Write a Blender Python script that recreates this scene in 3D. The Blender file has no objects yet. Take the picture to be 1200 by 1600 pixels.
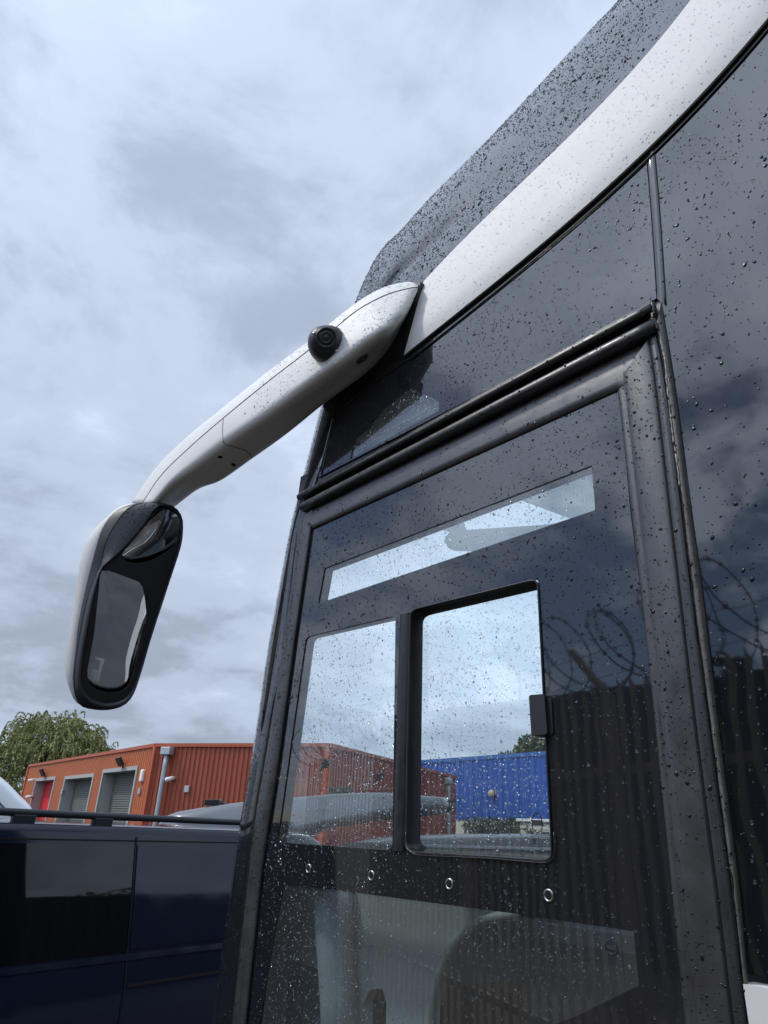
import bpy, bmesh, math, random
import numpy as np
from mathutils import Vector
random.seed(7); rng = np.random.default_rng(7)
SC = bpy.context.scene

# ------------------------------------------------------------------ camera
F = 1067.0; H = 1.9; D = 1.1            # focal length (px of a 1600 px tall frame), eye height, distance to the coach side
def unit(v): v = np.array(v, float); return v/np.linalg.norm(v)
_y = unit((-1040, -450, -F)); _z = unit((101, 2290, -F)); _z = unit(_z-_y*(_z@_y)); _x = np.cross(_y, _z)
ROT = np.array([_x, _y, _z])
EYE = np.array([0, 0, H])
cd = bpy.data.cameras.new('camera'); cam = bpy.data.objects.new('camera', cd); SC.collection.objects.link(cam)
from mathutils import Matrix
M4 = Matrix([[*ROT[0], 0], [*ROT[1], 0], [*ROT[2], H], [0, 0, 0, 1]])
cam.matrix_world = M4
cd.sensor_fit = 'VERTICAL'; cd.sensor_height = 36; cd.lens = F/1600*36; cd.clip_start = .02; cd.clip_end = 2000
SC.camera = cam

# ------------------------------------------------------------------ sun, sky, exposure
SUN_DIR = unit((-0.47, 0.37, 0.80))     # towards the sun: high on the left, ahead of the coach
sl = bpy.data.lights.new('sun', 'SUN'); sl.energy = 2.1; sl.angle = math.radians(6); sl.color = (1, .95, .88)
so = bpy.data.objects.new('sun', sl); SC.collection.objects.link(so)
so.rotation_euler = Vector(SUN_DIR).to_track_quat('Z', 'Y').to_euler(); so.location = (0, 0, 30)
W = bpy.data.worlds.new("World"); SC.world = W; W.use_nodes = True
nt = W.node_tree; nt.nodes.clear()
def N(t, **k):
    n = nt.nodes.new(t)
    for a, b in k.items(): setattr(n, a, b)
    return n
L = lambda a, b: nt.links.new(a, b)
out = N('ShaderNodeOutputWorld'); bg = N('ShaderNodeBackground'); bg.inputs[1].default_value = .1
sky = N('ShaderNodeTexSky', sky_type='NISHITA', sun_disc=False)
sky.sun_elevation = math.asin(SUN_DIR[2]); sky.sun_rotation = math.atan2(SUN_DIR[0], SUN_DIR[1])
tc = N('ShaderNodeTexCoord'); sep = N('ShaderNodeSeparateXYZ'); L(tc.outputs['Generated'], sep.inputs[0])
def math_(op, a, b=None, c=None):
    m = N('ShaderNodeMath', operation=op)
    for i, v in enumerate((a, b, c)):
        if v is None: continue
        if isinstance(v, (int, float)): m.inputs[i].default_value = v
        else: L(v, m.inputs[i])
    return m.outputs[0]
zc = math_('ADD', math_('MAXIMUM', sep.outputs[2], 0.0), .28)
cmb = N('ShaderNodeCombineXYZ'); L(math_('DIVIDE', sep.outputs[0], zc), cmb.inputs[0]); L(math_('DIVIDE', sep.outputs[1], zc), cmb.inputs[1]); cmb.inputs[2].default_value = 3.1
def noise(scale, detail, rough, dist, off=(0, 0, 0)):
    mp = N('ShaderNodeMapping'); mp.inputs['Location'].default_value = off; L(cmb.outputs[0], mp.inputs[0])
    n = N('ShaderNodeTexNoise'); n.inputs['Scale'].default_value = scale; n.inputs['Detail'].default_value = detail
    n.inputs['Roughness'].default_value = rough; n.inputs['Distortion'].default_value = dist; L(mp.outputs[0], n.inputs[0]); return n.outputs[0]
def ramp(src, stops):
    r = N('ShaderNodeValToRGB'); L(src, r.inputs[0]); e = r.color_ramp.elements
    while len(e) < len(stops): e.new(.5)
    for q, (p, c) in zip(e, stops): q.position = p; q.color = (*c, 1) if len(c) == 3 else c
    r.color_ramp.interpolation = 'EASE'
    return r.outputs[0]
n1 = noise(1.15, 9, .56, .15, (.4, .9, 0)); n2 = noise(2.9, 8, .6, .25, (5, 2, 0)); n3 = noise(.5, 3, .5, .2, (1, 7, 2))
mixn = math_('ADD', math_('MULTIPLY', n1, .62), math_('MULTIPLY', n2, .38))
cloud = ramp(mixn, [(.34, (.235, .275, .355)), (.44, (.33, .39, .50)), (.53, (.455, .53, .67)), (.63, (.585, .67, .82))])
# the quarter behind the photographer holds heavier, broken cloud
back = math_('MULTIPLY', math_('MAXIMUM', math_('MULTIPLY', sep.outputs[0], -1.0), 0.0), 1.0)
gap = ramp(math_('ADD', math_('MULTIPLY', n1, .5), math_('ADD', math_('MULTIPLY', n2, .5), math_('MULTIPLY', back, -.09))), [(.36, (1, 1, 1)), (.445, (0, 0, 0))])
bright = ramp(math_('ADD', math_('MULTIPLY', sep.outputs[0], .5), .5), [(0, (1.0, 1.0, 1.0)), (.5, (.92, .92, .92)), (.85, (1.0, 1.0, 1.0)), (1, (1.0, 1.0, 1.0))])
# towards the sun the cloud deck is thinner and brighter
dotn = N('ShaderNodeVectorMath', operation='DOT_PRODUCT'); L(tc.outputs['Generated'], dotn.inputs[0]); dotn.inputs[1].default_value = tuple(unit((-.85, .05, .5)))
glow = math_('ADD', 1.0, math_('MULTIPLY', math_('POWER', math_('MAXIMUM', dotn.outputs['Value'], 0.0), 3.0), 1.7))
mr = N('ShaderNodeMapRange', interpolation_type='SMOOTHSTEP'); L(sep.outputs[0], mr.inputs[0]); mr.inputs[1].default_value = .42; mr.inputs[2].default_value = .78
rgt = math_('ADD', 1.0, math_('MULTIPLY', mr.outputs[0], .48))
low = math_('ADD', 1.0, math_('MULTIPLY', math_('SUBTRACT', sep.outputs[2], .45), .38))
gain = math_('MULTIPLY', math_('MULTIPLY', glow, rgt), math_('MULTIPLY', low, 12.2))
vm = N('ShaderNodeVectorMath', operation='SCALE'); L(cloud, vm.inputs[0]); L(gain, vm.inputs['Scale'])
mx = N('ShaderNodeMix', data_type='RGBA'); L(math_('MULTIPLY', gap, math_('MINIMUM', math_('MULTIPLY', back, 4.0), 1.0)), mx.inputs[0]); L(vm.outputs[0], mx.inputs[6]); skt = N('ShaderNodeVectorMath', operation='MULTIPLY'); L(sky.outputs[0], skt.inputs[0]); skt.inputs[1].default_value = (.78, .90, 1.12); L(skt.outputs[0], mx.inputs[7])
L(mx.outputs[2], bg.inputs[0]); L(bg.outputs[0], out.inputs[0])
SC.view_settings.view_transform = 'Standard'; SC.view_settings.look = 'None'; SC.view_settings.exposure = 0; SC.view_settings.gamma = 1
SC.cycles.use_denoising = True
SC.cycles.max_bounces = 14; SC.cycles.transparent_max_bounces = 24; SC.cycles.transmission_bounces = 10
SC.cycles.caustics_refractive = False; SC.cycles.caustics_reflective = False

# ------------------------------------------------------------------ materials
MATS = {}
def mat(name, col, rough=.5, ior=1.45, metal=0, bump=None, rvar=0, cvar=0, vscale=6, coat=0, spec=None):
    m = bpy.data.materials.new(name); m.use_nodes = True; t = m.node_tree; b = t.nodes['Principled BSDF']
    b.inputs['Base Color'].default_value = (*col, 1); b.inputs['Roughness'].default_value = rough; b.inputs['IOR'].default_value = ior
    b.inputs['Metallic'].default_value = metal; b.inputs['Coat Weight'].default_value = coat; b.inputs['Coat Roughness'].default_value = .03
    if rvar or cvar or bump:
        c = t.nodes.new('ShaderNodeTexCoord'); n = t.nodes.new('ShaderNodeTexNoise'); n.inputs['Scale'].default_value = vscale
        n.inputs['Detail'].default_value = 8; n.inputs['Roughness'].default_value = .62; t.links.new(c.outputs['Object'], n.inputs[0])
        if rvar:
            r = t.nodes.new('ShaderNodeMapRange'); r.inputs[1].default_value = .3; r.inputs[2].default_value = .7
            r.inputs[3].default_value = max(.01, rough-rvar); r.inputs[4].default_value = rough+rvar
            t.links.new(n.outputs[0], r.inputs[0]); t.links.new(r.outputs[0], b.inputs['Roughness'])
        if cvar:
            r = t.nodes.new('ShaderNodeMix'); r.data_type = 'RGBA'
            r.inputs[6].default_value = (*[x*(1-cvar) for x in col], 1); r.inputs[7].default_value = (*[min(1, x*(1+cvar)) for x in col], 1)
            t.links.new(n.outputs[0], r.inputs[0]); t.links.new(r.outputs[2], b.inputs['Base Color'])
        if bump:
            n2 = t.nodes.new('ShaderNodeTexNoise'); n2.inputs['Scale'].default_value = bump[0]; n2.inputs['Detail'].default_value = bump[2] if len(bump) > 2 else 2
            t.links.new(c.outputs['Object'], n2.inputs[0]); bp = t.nodes.new('ShaderNodeBump'); bp.inputs['Strength'].default_value = 1
            bp.inputs['Distance'].default_value = bump[1]; t.links.new(n2.outputs[0], bp.inputs['Height']); t.links.new(bp.outputs[0], b.inputs['Normal'])
    MATS[name] = m; return m
mat('frit', (.012, .014, .017), .035, 1.80, bump=(5, .0004), rvar=.025, vscale=3)
mat('side_glass', (.006, .008, .010), .03, 1.75, bump=(3.2, .0022))
mat('frit_inner', (.05, .055, .06), .45, 1.5)
mat('fairing', (.014, .016, .020), .10, 1.8, bump=(9, .0008), rvar=.05)
mat('frame', (.022, .023, .026), .34, 1.65, rvar=.10, vscale=14, cvar=.25, bump=(60, .0002))
mat('jamb', (.034, .034, .036), .36, 1.75, rvar=.10, vscale=16, cvar=.45, bump=(40, .0004, 5))
mat('rubber', (.012, .012, .013), .35, 1.5, rvar=.12, vscale=30, cvar=.4)
mat('rubber_shiny', (.012, .013, .015), .38, 1.55, rvar=.12, vscale=22, cvar=.5, bump=(60, .0003, 5))
mat('fresh_silicone', (.34, .32, .27), .3, cvar=.4, vscale=60)
mat('silicone', (.105, .10, .09), .42, 1.5, cvar=.6, vscale=28, bump=(50, .002, 6), rvar=.15)
mat('gap', (.002, .002, .002), .8)
mat('white_paint', (.66, .66, .635), .62, 1.45, coat=0, cvar=.04, vscale=5, rvar=.05)
mat('arm_paint', (.72, .72, .69), .55, 1.45, coat=0, cvar=.05, vscale=9, rvar=.07)
mat('black_plastic', (.013, .014, .017), .48, 1.5, bump=(900, .00012), rvar=.06)
mat('hood_plastic', (.03, .033, .04), .42, 1.5, bump=(900, .00015))
mat('mirror', (.70, .73, .76), .004, 1.5, metal=1)
mat('mirror_wide', (.86, .88, .9), .006, 1.5, metal=1)
mat('lens', (.10, .10, .11), .18, 1.6)
mat('interior', (.055, .065, .07), .6, cvar=.2)
mat('interior_dark', (.02, .022, .025), .7)
mat('interior_light', (.50, .53, .53), .6, cvar=.06)
mat('quarter_pale', (.40, .46, .45), .6)
mat('liner', (.26, .30, .30), .55, cvar=.25, vscale=4)
mat('steel', (.6, .62, .62), .3, 1.5, metal=1)
mat('sticker_grey', (.78, .80, .78), .6)
mat('etch', (.03, .035, .04), .6)
mat('navy_paint', (.008, .0125, .029), .10, 1.42, coat=.25, bump=(2.2, .0035), rvar=.04)
mat('van_glass', (.004, .005, .006), .03, 1.55, bump=(1.5, .0015))
mat('rail_black', (.02, .025, .03), .35)
mat('van_white', (.72, .75, .77), .2, coat=.6)
mat('grey_paint', (.105, .12, .135), .32, 1.5, coat=.8, cvar=.1, vscale=2)
mat('dark_paint', (.028, .032, .038), .4, coat=.2)
mat('tyre', (.02, .02, .02), .8)
mat('orange_shaded_worn', (.31, .066, .030), .5, cvar=.3, vscale=.8)  # darker than the front cladding: side wall's shade put into the colour, plus weathering
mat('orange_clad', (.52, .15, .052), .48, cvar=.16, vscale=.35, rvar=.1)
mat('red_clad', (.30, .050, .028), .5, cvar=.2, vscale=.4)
mat('orange_trim', (.42, .09, .035), .45)
mat('reveal', (.38, .385, .36), .6)
mat('shutter', (.13, .14, .125), .5, cvar=.1)
mat('red_door', (.60, .02, .03), .45)
mat('galv', (.42, .45, .46), .45, metal=.4, cvar=.25, vscale=8)
mat('lamp_black', (.02, .02, .022), .4)
mat('lamp_beige', (.55, .38, .25), .5)
mat('lamp_white', (.8, .8, .76), .4)
mat('blue_clad', (.012, .085, .36), .45, cvar=.12, vscale=.3)
mat('blue_trim', (.03, .13, .38), .45)
mat('cream_wall', (.62, .58, .48), .8, cvar=.15, vscale=2)
mat('leaf_hedge', (.045, .075, .03), .7, cvar=.4, vscale=3)
mat('leaf_willow', (.21, .235, .075), .6, cvar=.35, vscale=.8)
mat('leaf_dark', (.075, .10, .035), .6, cvar=.4, vscale=.8)
mat('bark', (.08, .06, .045), .9, cvar=.3)
mat('dark_clad', (.030, .022, .022), .6, cvar=.3, vscale=.4)
mat('fence_pale', (.38, .29, .21), .65, cvar=.35, vscale=3)
mat('wire', (.05, .05, .052), .5, metal=.3)
mat('asphalt', (.055, .056, .058), .55, cvar=.35, vscale=1.3, bump=(140, .004, 6), rvar=.2)
mat('gravel', (.17, .135, .095), .9, cvar=.55, vscale=22, bump=(60, .02, 6))
mat('tarmac_path', (.09, .09, .09), .8, cvar=.3)

def clear_mat(name, tint, ior=1.5, haze=0.0):
    m = bpy.data.materials.new(name); m.use_nodes = True; t = m.node_tree; t.nodes.clear()
    o = t.nodes.new('ShaderNodeOutputMaterial'); tr = t.nodes.new('ShaderNodeBsdfTransparent'); tr.inputs[0].default_value = (*tint, 1)
    g = t.nodes.new('ShaderNodeBsdfGlossy'); g.inputs['Roughness'].default_value = .01
    lw = t.nodes.new('ShaderNodeLayerWeight'); lw.inputs[0].default_value = .5
    pw = t.nodes.new('ShaderNodeMath'); pw.operation = 'POWER'; pw.inputs[1].default_value = 4.2; t.links.new(lw.outputs['Facing'], pw.inputs[0])
    F0 = ((ior-1)/(ior+1))**2*1.6; f = t.nodes.new('ShaderNodeMath'); f.operation = 'MULTIPLY_ADD'; f.inputs[1].default_value = 1-F0; f.inputs[2].default_value = F0
    t.links.new(pw.outputs[0], f.inputs[0]); x = t.nodes.new('ShaderNodeMixShader')
    t.links.new(f.outputs[0], x.inputs[0]); t.links.new(tr.outputs[0], x.inputs[1]); t.links.new(g.outputs[0], x.inputs[2])
    last = x.outputs[0]
    if haze:
        d = t.nodes.new('ShaderNodeBsdfDiffuse'); d.inputs[0].default_value = (.7, .75, .75, 1); y = t.nodes.new('ShaderNodeMixShader')
        y.inputs[0].default_value = haze; t.links.new(last, y.inputs[1]); t.links.new(d.outputs[0], y.inputs[2]); last = y.outputs[0]
    t.links.new(last, o.inputs[0]); MATS[name] = m; return m
clear_mat('clear_glass', (.84, .91, .91), 1.85, .03); clear_mat('screen_glass', (.95, .98, .98), 1.3)
m = bpy.data.materials.new('water'); m.use_nodes = True; t = m.node_tree; t.nodes.clear()
o_ = t.nodes.new('ShaderNodeOutputMaterial'); g_ = t.nodes.new('ShaderNodeBsdfGlass'); g_.inputs['IOR'].default_value = 1.42; g_.inputs['Roughness'].default_value = 0.0
t.links.new(g_.outputs[0], o_.inputs[0]); MATS['water'] = m
mat('water_on_black', (.014, .016, .019), .04, 1.40)
mat('water_on_white', (.68, .70, .70), .06, 1.33)
for k_ in ('orange_shaded_worn', 'orange_clad', 'red_clad', 'blue_clad', 'dark_clad'):   # rain streaks run down the sheets
    t = MATS[k_].node_tree; nz_ = [q for q in t.nodes if q.type == 'TEX_NOISE'][0]; tc_ = [q for q in t.nodes if q.type == 'TEX_COORD'][0]
    mp_ = t.nodes.new('ShaderNodeMapping'); mp_.inputs['Scale'].default_value = (2.2, 2.2, .3); t.links.new(tc_.outputs['Object'], mp_.inputs[0]); t.links.new(mp_.outputs[0], nz_.inputs[0])
def stripe_shutter():
    t = MATS['shutter'].node_tree; b = t.nodes['Principled BSDF']
    c = t.nodes.new('ShaderNodeTexCoord'); w = t.nodes.new('ShaderNodeTexWave'); w.bands_direction = 'Z'; w.inputs['Scale'].default_value = 2.2
    t.links.new(c.outputs['Object'], w.inputs[0]); bp = t.nodes.new('ShaderNodeBump'); bp.inputs['Distance'].default_value = .03
    t.links.new(w.outputs[1], bp.inputs['Height']); t.links.new(bp.outputs[0], b.inputs['Normal'])
stripe_shutter()

def translucent(name, a, b):
    m = bpy.data.materials.new(name); m.use_nodes = True; t = m.node_tree; t.nodes.clear()
    o = t.nodes.new('ShaderNodeOutputMaterial'); d = t.nodes.new('ShaderNodeBsdfDiffuse'); d.inputs[0].default_value = (*a, 1)
    r = t.nodes.new('ShaderNodeBsdfTranslucent'); r.inputs[0].default_value = (*b, 1); x = t.nodes.new('ShaderNodeAddShader')
    t.links.new(d.outputs[0], x.inputs[0]); t.links.new(r.outputs[0], x.inputs[1]); t.links.new(x.outputs[0], o.inputs[0]); MATS[name] = m
translucent('blind', (.4, .43, .44), (.40, .45, .47))
# ------------------------------------------------------------------ survey helpers: measured sight lines met with known planes
def ray(u, v): return ROT@unit((u-600, 800-v, -F))
def onX(u, v, x): d = ray(u, v); return EYE+d*(x/d[0])
def onY(u, v, y): d = ray(u, v); return EYE+d*(y/d[1])
def onZ(u, v, z): d = ray(u, v); return EYE+d*((z-H)/d[2])
def onP(u, v, p, n): d = ray(u, v); p = np.array(p, float); n = np.array(n, float); return EYE+d*(((p-EYE)@n)/(d@n))
def refl(u, v, z): p = onZ(u, v, z); p[0] = 2*D-p[0]; return p
def cat(pts, n, closed=False):
    """even resampling of a smooth curve through pts"""
    P = np.array(pts, float)
    if len(P) == 2 and not closed: return [P[0]+(P[1]-P[0])*t for t in np.linspace(0, 1, n)]
    if closed: Q = np.vstack([P[-1], P, P[0], P[1]])
    else: Q = np.vstack([2*P[0]-P[1], P, 2*P[-1]-P[-2]])
    res = []
    for i in range(1, len(Q)-2):
        a, b, c, d = Q[i-1], Q[i], Q[i+1], Q[i+2]
        for t in np.linspace(0, 1, 12, endpoint=False):
            m1 = (c-a)/2; m2 = (d-b)/2
            lim = np.linalg.norm(c-b)
            for mm in (m1, m2):
                l = np.linalg.norm(mm)
                if l > lim: mm *= lim/l
            res.append((2*t**3-3*t**2+1)*b+(t**3-2*t**2+t)*m1+(-2*t**3+3*t**2)*c+(t**3-t**2)*m2)
    if closed: res.append(res[0])
    else: res.append(Q[-2])
    R = np.array(res); s = np.r_[0, np.cumsum(np.linalg.norm(np.diff(R, axis=0), axis=1))]
    q = np.linspace(0, s[-1], n+1)[:-1] if closed else np.linspace(0, s[-1], n)
    return [np.array([np.interp(x, s, R[:, k]) for k in range(R.shape[1])]) for x in q]

# ------------------------------------------------------------------ object helpers
def link(o, parent=None):
    SC.collection.objects.link(o)
    if parent is not None: o.parent = parent
    return o
def mesh(name, verts, faces, m, parent=None, smooth=False, origin=None, bevel=0):
    me = bpy.data.meshes.new(name); vv = [tuple(map(float, v)) for v in verts]
    me.from_pydata(vv, [], [tuple(f) for f in faces]); me.validate()
    me.materials.append(MATS[m] if isinstance(m, str) else m)
    bm = bmesh.new(); bm.from_mesh(me); bmesh.ops.recalc_face_normals(bm, faces=bm.faces); bm.to_mesh(me); bm.free()
    if smooth: me.polygons.foreach_set('use_smooth', [True]*len(me.polygons))
    o = bpy.data.objects.new(name, me); link(o, parent)
    if parent is not None: o.matrix_parent_inverse = parent_world(parent).inverted()
    if bevel:
        b = o.modifiers.new('b', 'BEVEL'); b.width = bevel; b.segments = 2; b.limit_method = 'ANGLE'
    return o
def parent_world(o):
    m = Matrix.Translation(o.location)@o.rotation_euler.to_matrix().to_4x4()
    return (parent_world(o.parent)@o.matrix_parent_inverse@m) if o.parent else m
def thing(name, label, category, loc, group=None):
    o = bpy.data.objects.new(name, None); link(o); o.location = loc; o['label'] = label; o['category'] = category; o.empty_display_size = .2
    if group: o['group'] = group
    return o
def grid_faces(R, C, closed=False):
    f = []
    for i in range(R-1):
        for j in range(C if closed else C-1):
            k = (j+1) % C; f.append((i*C+j, i*C+k, (i+1)*C+k, (i+1)*C+j))
    return f
def loft(name, rows, m, parent=None, closed=False, smooth=True, caps=False):
    C = len(rows[0]); V = [p for r in rows for p in r]; f = grid_faces(len(rows), C, closed)
    if caps: f.append(tuple(range(C))); f.append(tuple((len(rows)-1)*C+j for j in range(C)))
    return mesh(name, V, f, m, parent, smooth)
def tube(name, pts, r, m, parent=None, seg=10, flat=1.0, closed=False):
    P = [np.array(p, float) for p in pts]; n = len(P); rows = []
    up = np.array([0, 0, 1.])
    rr = r if hasattr(r, '__len__') else [r]*n
    for i, p in enumerate(P):
        a = P[(i-1) % n] if (closed or i) else P[0]; b = P[(i+1) % n] if (closed or i < n-1) else P[-1]
        t = unit(b-a); s = np.cross(t, up)
        if np.linalg.norm(s) < .05: s = np.cross(t, [1, 0, 0])
        s = unit(s); w = np.cross(s, t)
        rows.append([p+rr[i]*(math.cos(q)*s*flat+math.sin(q)*w) for q in np.linspace(0, 2*math.pi, seg, endpoint=False)])
    if closed: rows.append(rows[0])
    return loft(name, rows, m, parent, closed=True, caps=not closed)
def merged(name, chunks, m, parent=None, smooth=False):
    V = []; Fc = []
    for v, f in chunks:
        b = len(V); V += list(v); Fc += [tuple(b+i for i in q) for q in f]
    return mesh(name, V, Fc, m, parent, smooth)
def box_vf(c, a, b, h):
    """box: centre c, half vectors a, b, h"""
    c, a, b, h = map(lambda x: np.array(x, float), (c, a, b, h))
    v = [c+i*a+j*b+k*h for i in (-1, 1) for j in (-1, 1) for k in (-1, 1)]
    return v, [(0, 1, 3, 2), (4, 6, 7, 5), (0, 4, 5, 1), (2, 3, 7, 6), (0, 2, 6, 4), (1, 5, 7, 3)]
def box(name, c, a, b, h, m, parent=None, bevel=0):
    v, f = box_vf(c, a, b, h); return mesh(name, v, f, m, parent, bevel=bevel)
def prism_px(name, outline, holes, to3, push, m, parent=None, round_=False):
    """flat plate with holes; outline/holes in sight-line coordinates, to3 maps them to a plane, push is the thickness vector"""
    bm = bmesh.new(); edges = []
    for loop in [outline]+list(holes):
        vs = [bm.verts.new(Vector(to3(*p))) for p in loop]
        for i in range(len(vs)): edges.append(bm.edges.new((vs[i], vs[(i+1) % len(vs)])))
    bmesh.ops.triangle_fill(bm, edges=edges, use_beauty=True)
    fs = list(bm.faces)
    r = bmesh.ops.extrude_face_region(bm, geom=fs)
    nv = [v for v in r['geom'] if isinstance(v, bmesh.types.BMVert)]
    bmesh.ops.translate(bm, verts=nv, vec=Vector(push))
    bmesh.ops.recalc_face_normals(bm, faces=bm.faces)
    me = bpy.data.meshes.new(name); bm.to_mesh(me); bm.free(); me.materials.append(MATS[m])
    o = bpy.data.objects.new(name, me); link(o, parent)
    if parent is not None: o.matrix_parent_inverse = parent_world(parent).inverted()
    return o
def rounded(pts, r, k=5):
    P = [np.array(p, float) for p in pts]; n = len(P); res = []
    rr = r if hasattr(r, '__len__') else [r]*n
    for i in range(n):
        a, b, c = P[i-1], P[i], P[(i+1) % n]; q = rr[i]
        if q <= 0: res.append(b); continue
        s = b+unit(a-b)*q; e = b+unit(c-b)*q
        for t in np.linspace(0, 1, k): res.append((1-t)**2*s+2*t*(1-t)*b+t*t*e)
    return res
def disc_pts(c, e1, e2, r, n=20): return [np.array(c)+r*(math.cos(a)*np.array(e1)+math.sin(a)*np.array(e2)) for a in np.linspace(0, 2*math.pi, n, endpoint=False)]

# ------------------------------------------------------------------ rain drops lying on a surface
def dome(seg=9, rings=3):
    V = []; Fc = []
    for i in range(rings):
        a = (i/rings)*math.pi/2*.98
        for j in range(seg): q = 2*math.pi*j/seg; V.append((math.cos(a)*math.cos(q), math.cos(a)*math.sin(q), math.sin(a)))
    top = len(V); V.append((0, 0, 1))
    for i in range(rings-1):
        for j in range(seg): k = (j+1) % seg; Fc.append((i*seg+j, i*seg+k, (i+1)*seg+k, (i+1)*seg+j))
    for j in range(seg): k = (j+1) % seg; Fc.append(((rings-1)*seg+j, (rings-1)*seg+k, top))
    nb = len(Fc); b0 = len(V)
    for j in range(seg): V.append(V[j])
    Fc.append(tuple(b0+j for j in reversed(range(seg))))
    return np.array(V), Fc, nb
DV, DF, DNB = dome()
def drops(name, objs, per_m2, r0, parent, pred=None, rmax=.0034, hgt=.55, label=None, lift=.0003, cluster=True, sag=1.0, m='water_on_black', orient=False):
    """scatter domes of water over the outward faces of objs"""
    T = []; 
    for o in objs:
        mw = parent_world(o.parent)@o.matrix_parent_inverse if o.parent else Matrix.Identity(4)
        me = o.data; me.calc_loop_triangles()
        co = [np.array(mw@v.co) for v in me.vertices]
        for t in me.loop_triangles:
            a, b, c = (co[i] for i in t.vertices); nn = np.cross(b-a, c-a); ar = np.linalg.norm(nn)/2
            if ar < 1e-9: continue
            nn = nn/(2*ar)
            if orient and (EYE-a)@nn < 0: nn = -nn
            if pred is None or any(pred(q, nn) for q in ((a+b+c)/3, a, b, c)): T.append((a, b, c, nn, ar))
    if not T: return None
    A = np.array([t[4] for t in T]); tot = A.sum(); cnt = int(tot*per_m2*1.2); idx = rng.choice(len(T), cnt, p=A/tot)
    V = []; Fc = []; sm = []; nb = 0
    for i in idx:
        a, b, c, nn, _ = T[i]; u, v = rng.random(2)
        if u+v > 1: u, v = 1-u, 1-v
        p = a+(b-a)*u+(c-a)*v
        if pred is not None and not pred(p, nn): continue
        if cluster:
            w = math.sin(p[1]*9.1+2.0*math.sin(p[2]*5.3))+math.sin(p[2]*11.3+1.7*math.sin(p[1]*6.1+p[0]*4))
            if w < -.9 and rng.random() < .55: continue
        r = min(rmax, r0*.78*math.exp(rng.normal(0, .52)))
        down = np.array([0, 0, -1.])-nn*(-nn[2]); dl = np.linalg.norm(down)
        e1 = unit(down) if dl > .1 else unit(np.cross(nn, [1, .2, 0])); e2 = np.cross(nn, e1)
        ang = rng.normal(0, .6); e1, e2 = e1*math.cos(ang)+e2*math.sin(ang), e2*math.cos(ang)-e1*math.sin(ang)
        st = 1+abs(rng.normal(0, .28))*sag; sk = rng.normal(0, .15)
        loc = DV.copy(); w1 = 1+.12*np.sin(2*np.arctan2(DV[:, 1], DV[:, 0])+rng.random()*6)
        P = p+nn*lift+np.outer(loc[:, 0]*st*w1, e1)*r+np.outer((loc[:, 1]+sk*loc[:, 0])*w1, e2)*r+np.outer(loc[:, 2], nn)*r*hgt
        V.append(P); Fc.append([tuple(nb+k for k in f) for f in DF]); nb += len(DV)
    if not V: return None
    V = np.vstack(V); FF = [f for g in Fc for f in g]
    me = bpy.data.meshes.new(name); me.from_pydata(V.tolist(), [], FF); me.materials.append(MATS[m])
    s = np.ones(len(me.polygons), bool); s[DNB::len(DF)] = False; me.polygons.foreach_set('use_smooth', s)
    o = bpy.data.objects.new(name, me); link(o, parent); o.matrix_parent_inverse = parent_world(parent).inverted(); o['kind'] = 'stuff'
    if label: o['label'] = label
    return o

# ================================================================== SETTING: ground
g = mesh('ground', [(-500, -500, 0), (500, -500, 0), (500, 500, 0), (-500, 500, 0)], [(0, 1, 2, 3)], 'asphalt'); g['kind'] = 'structure'
gp = mesh('gravel_verge', [(-1.6, -8, .004), (-.9, -8, .004), (-.7, 3, .004), (-3.6, 14, .004), (-9.5, 14, .004), (-9.5, -8, .004)], [(0, 1, 2, 3, 4, 5)], 'gravel'); gp['kind'] = 'structure'

# ================================================================== COACH
coach = thing('coach', 'black and white coach speckled with raindrops, its front side window and mirror arm overhead', 'coach', (2.35, 0, 0))
P = lambda u, v, off=0.0: onX(u, v, D+off)
def pxrow(pts, off, n=24):
    return [P(q[0], q[1], off) for q in cat(pts, n)]
def blend(A, B, t, off, n=24):
    a, b = cat(A, n), cat(B, n); return [P(*(a[i]*(1-t)+b[i]*t), off) for i in range(n)]
def bar(name, A, B, prof, m, n=24, parent=coach):
    return loft(name, [blend(A, B, t, off, n) for t, off in prof], m, parent)

# --- driver's window: printed black border with clear openings
strip_h = [(497, 943), (507, 888), (925, 727), (930, 797)]
left_h = rounded([(433, 1316), (478, 995), (618, 962), (613, 1329)], [4, 8, 8, 12])
slide_h = rounded([(633, 1332), (641, 953), (842, 903), (866, 1347)], [14, 12, 12, 14])
lower_h = [(400, 1640), (421, 1500), (443, 1380), (800, 1427), (990, 1455), (998, 1540), (900, 1588), (760, 1640)]
outl = [(370, 1650), (380, 1590), (402, 1413), (452, 1005), (482, 815), (966, 600), (985, 800), (998, 900), (1026, 1150), (1050, 1400), (1076, 1650)]
frit = prism_px('window_border', outl, [strip_h, left_h, slide_h, lower_h], lambda u, v: P(u, v), (.005, 0, 0), 'frit', coach)
frit['label'] = 'glossy black border of the side window, wet with rain'
def pane(name, hole, off, m='clear_glass', par=None):
    c = np.mean(np.array([tuple(p) for p in hole]), axis=0)
    return mesh(name, [P(*p, off) for p in hole], [tuple(range(len(hole)))], m, par or coach)
pn1 = pane('upper_pane', strip_h, .003); pn2 = pane('fixed_pane', left_h, .003)
lowpoly = lower_h
pn4 = prism_px('lower_pane', lower_h, [], lambda u, v: P(u, v, .003), (.0005, 0, 0), 'clear_glass', coach)
for o in (pn4,):   # a single sheet is enough for the lower pane
    bm = bmesh.new(); bm.from_mesh(o.data); kill = [f for f in bm.faces if sum(v.co.x for v in f.verts)/len(f.verts) > D+.0031]
    bmesh.ops.delete(bm, geom=kill, context='FACES'); bm.to_mesh(o.data); bm.free()
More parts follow.
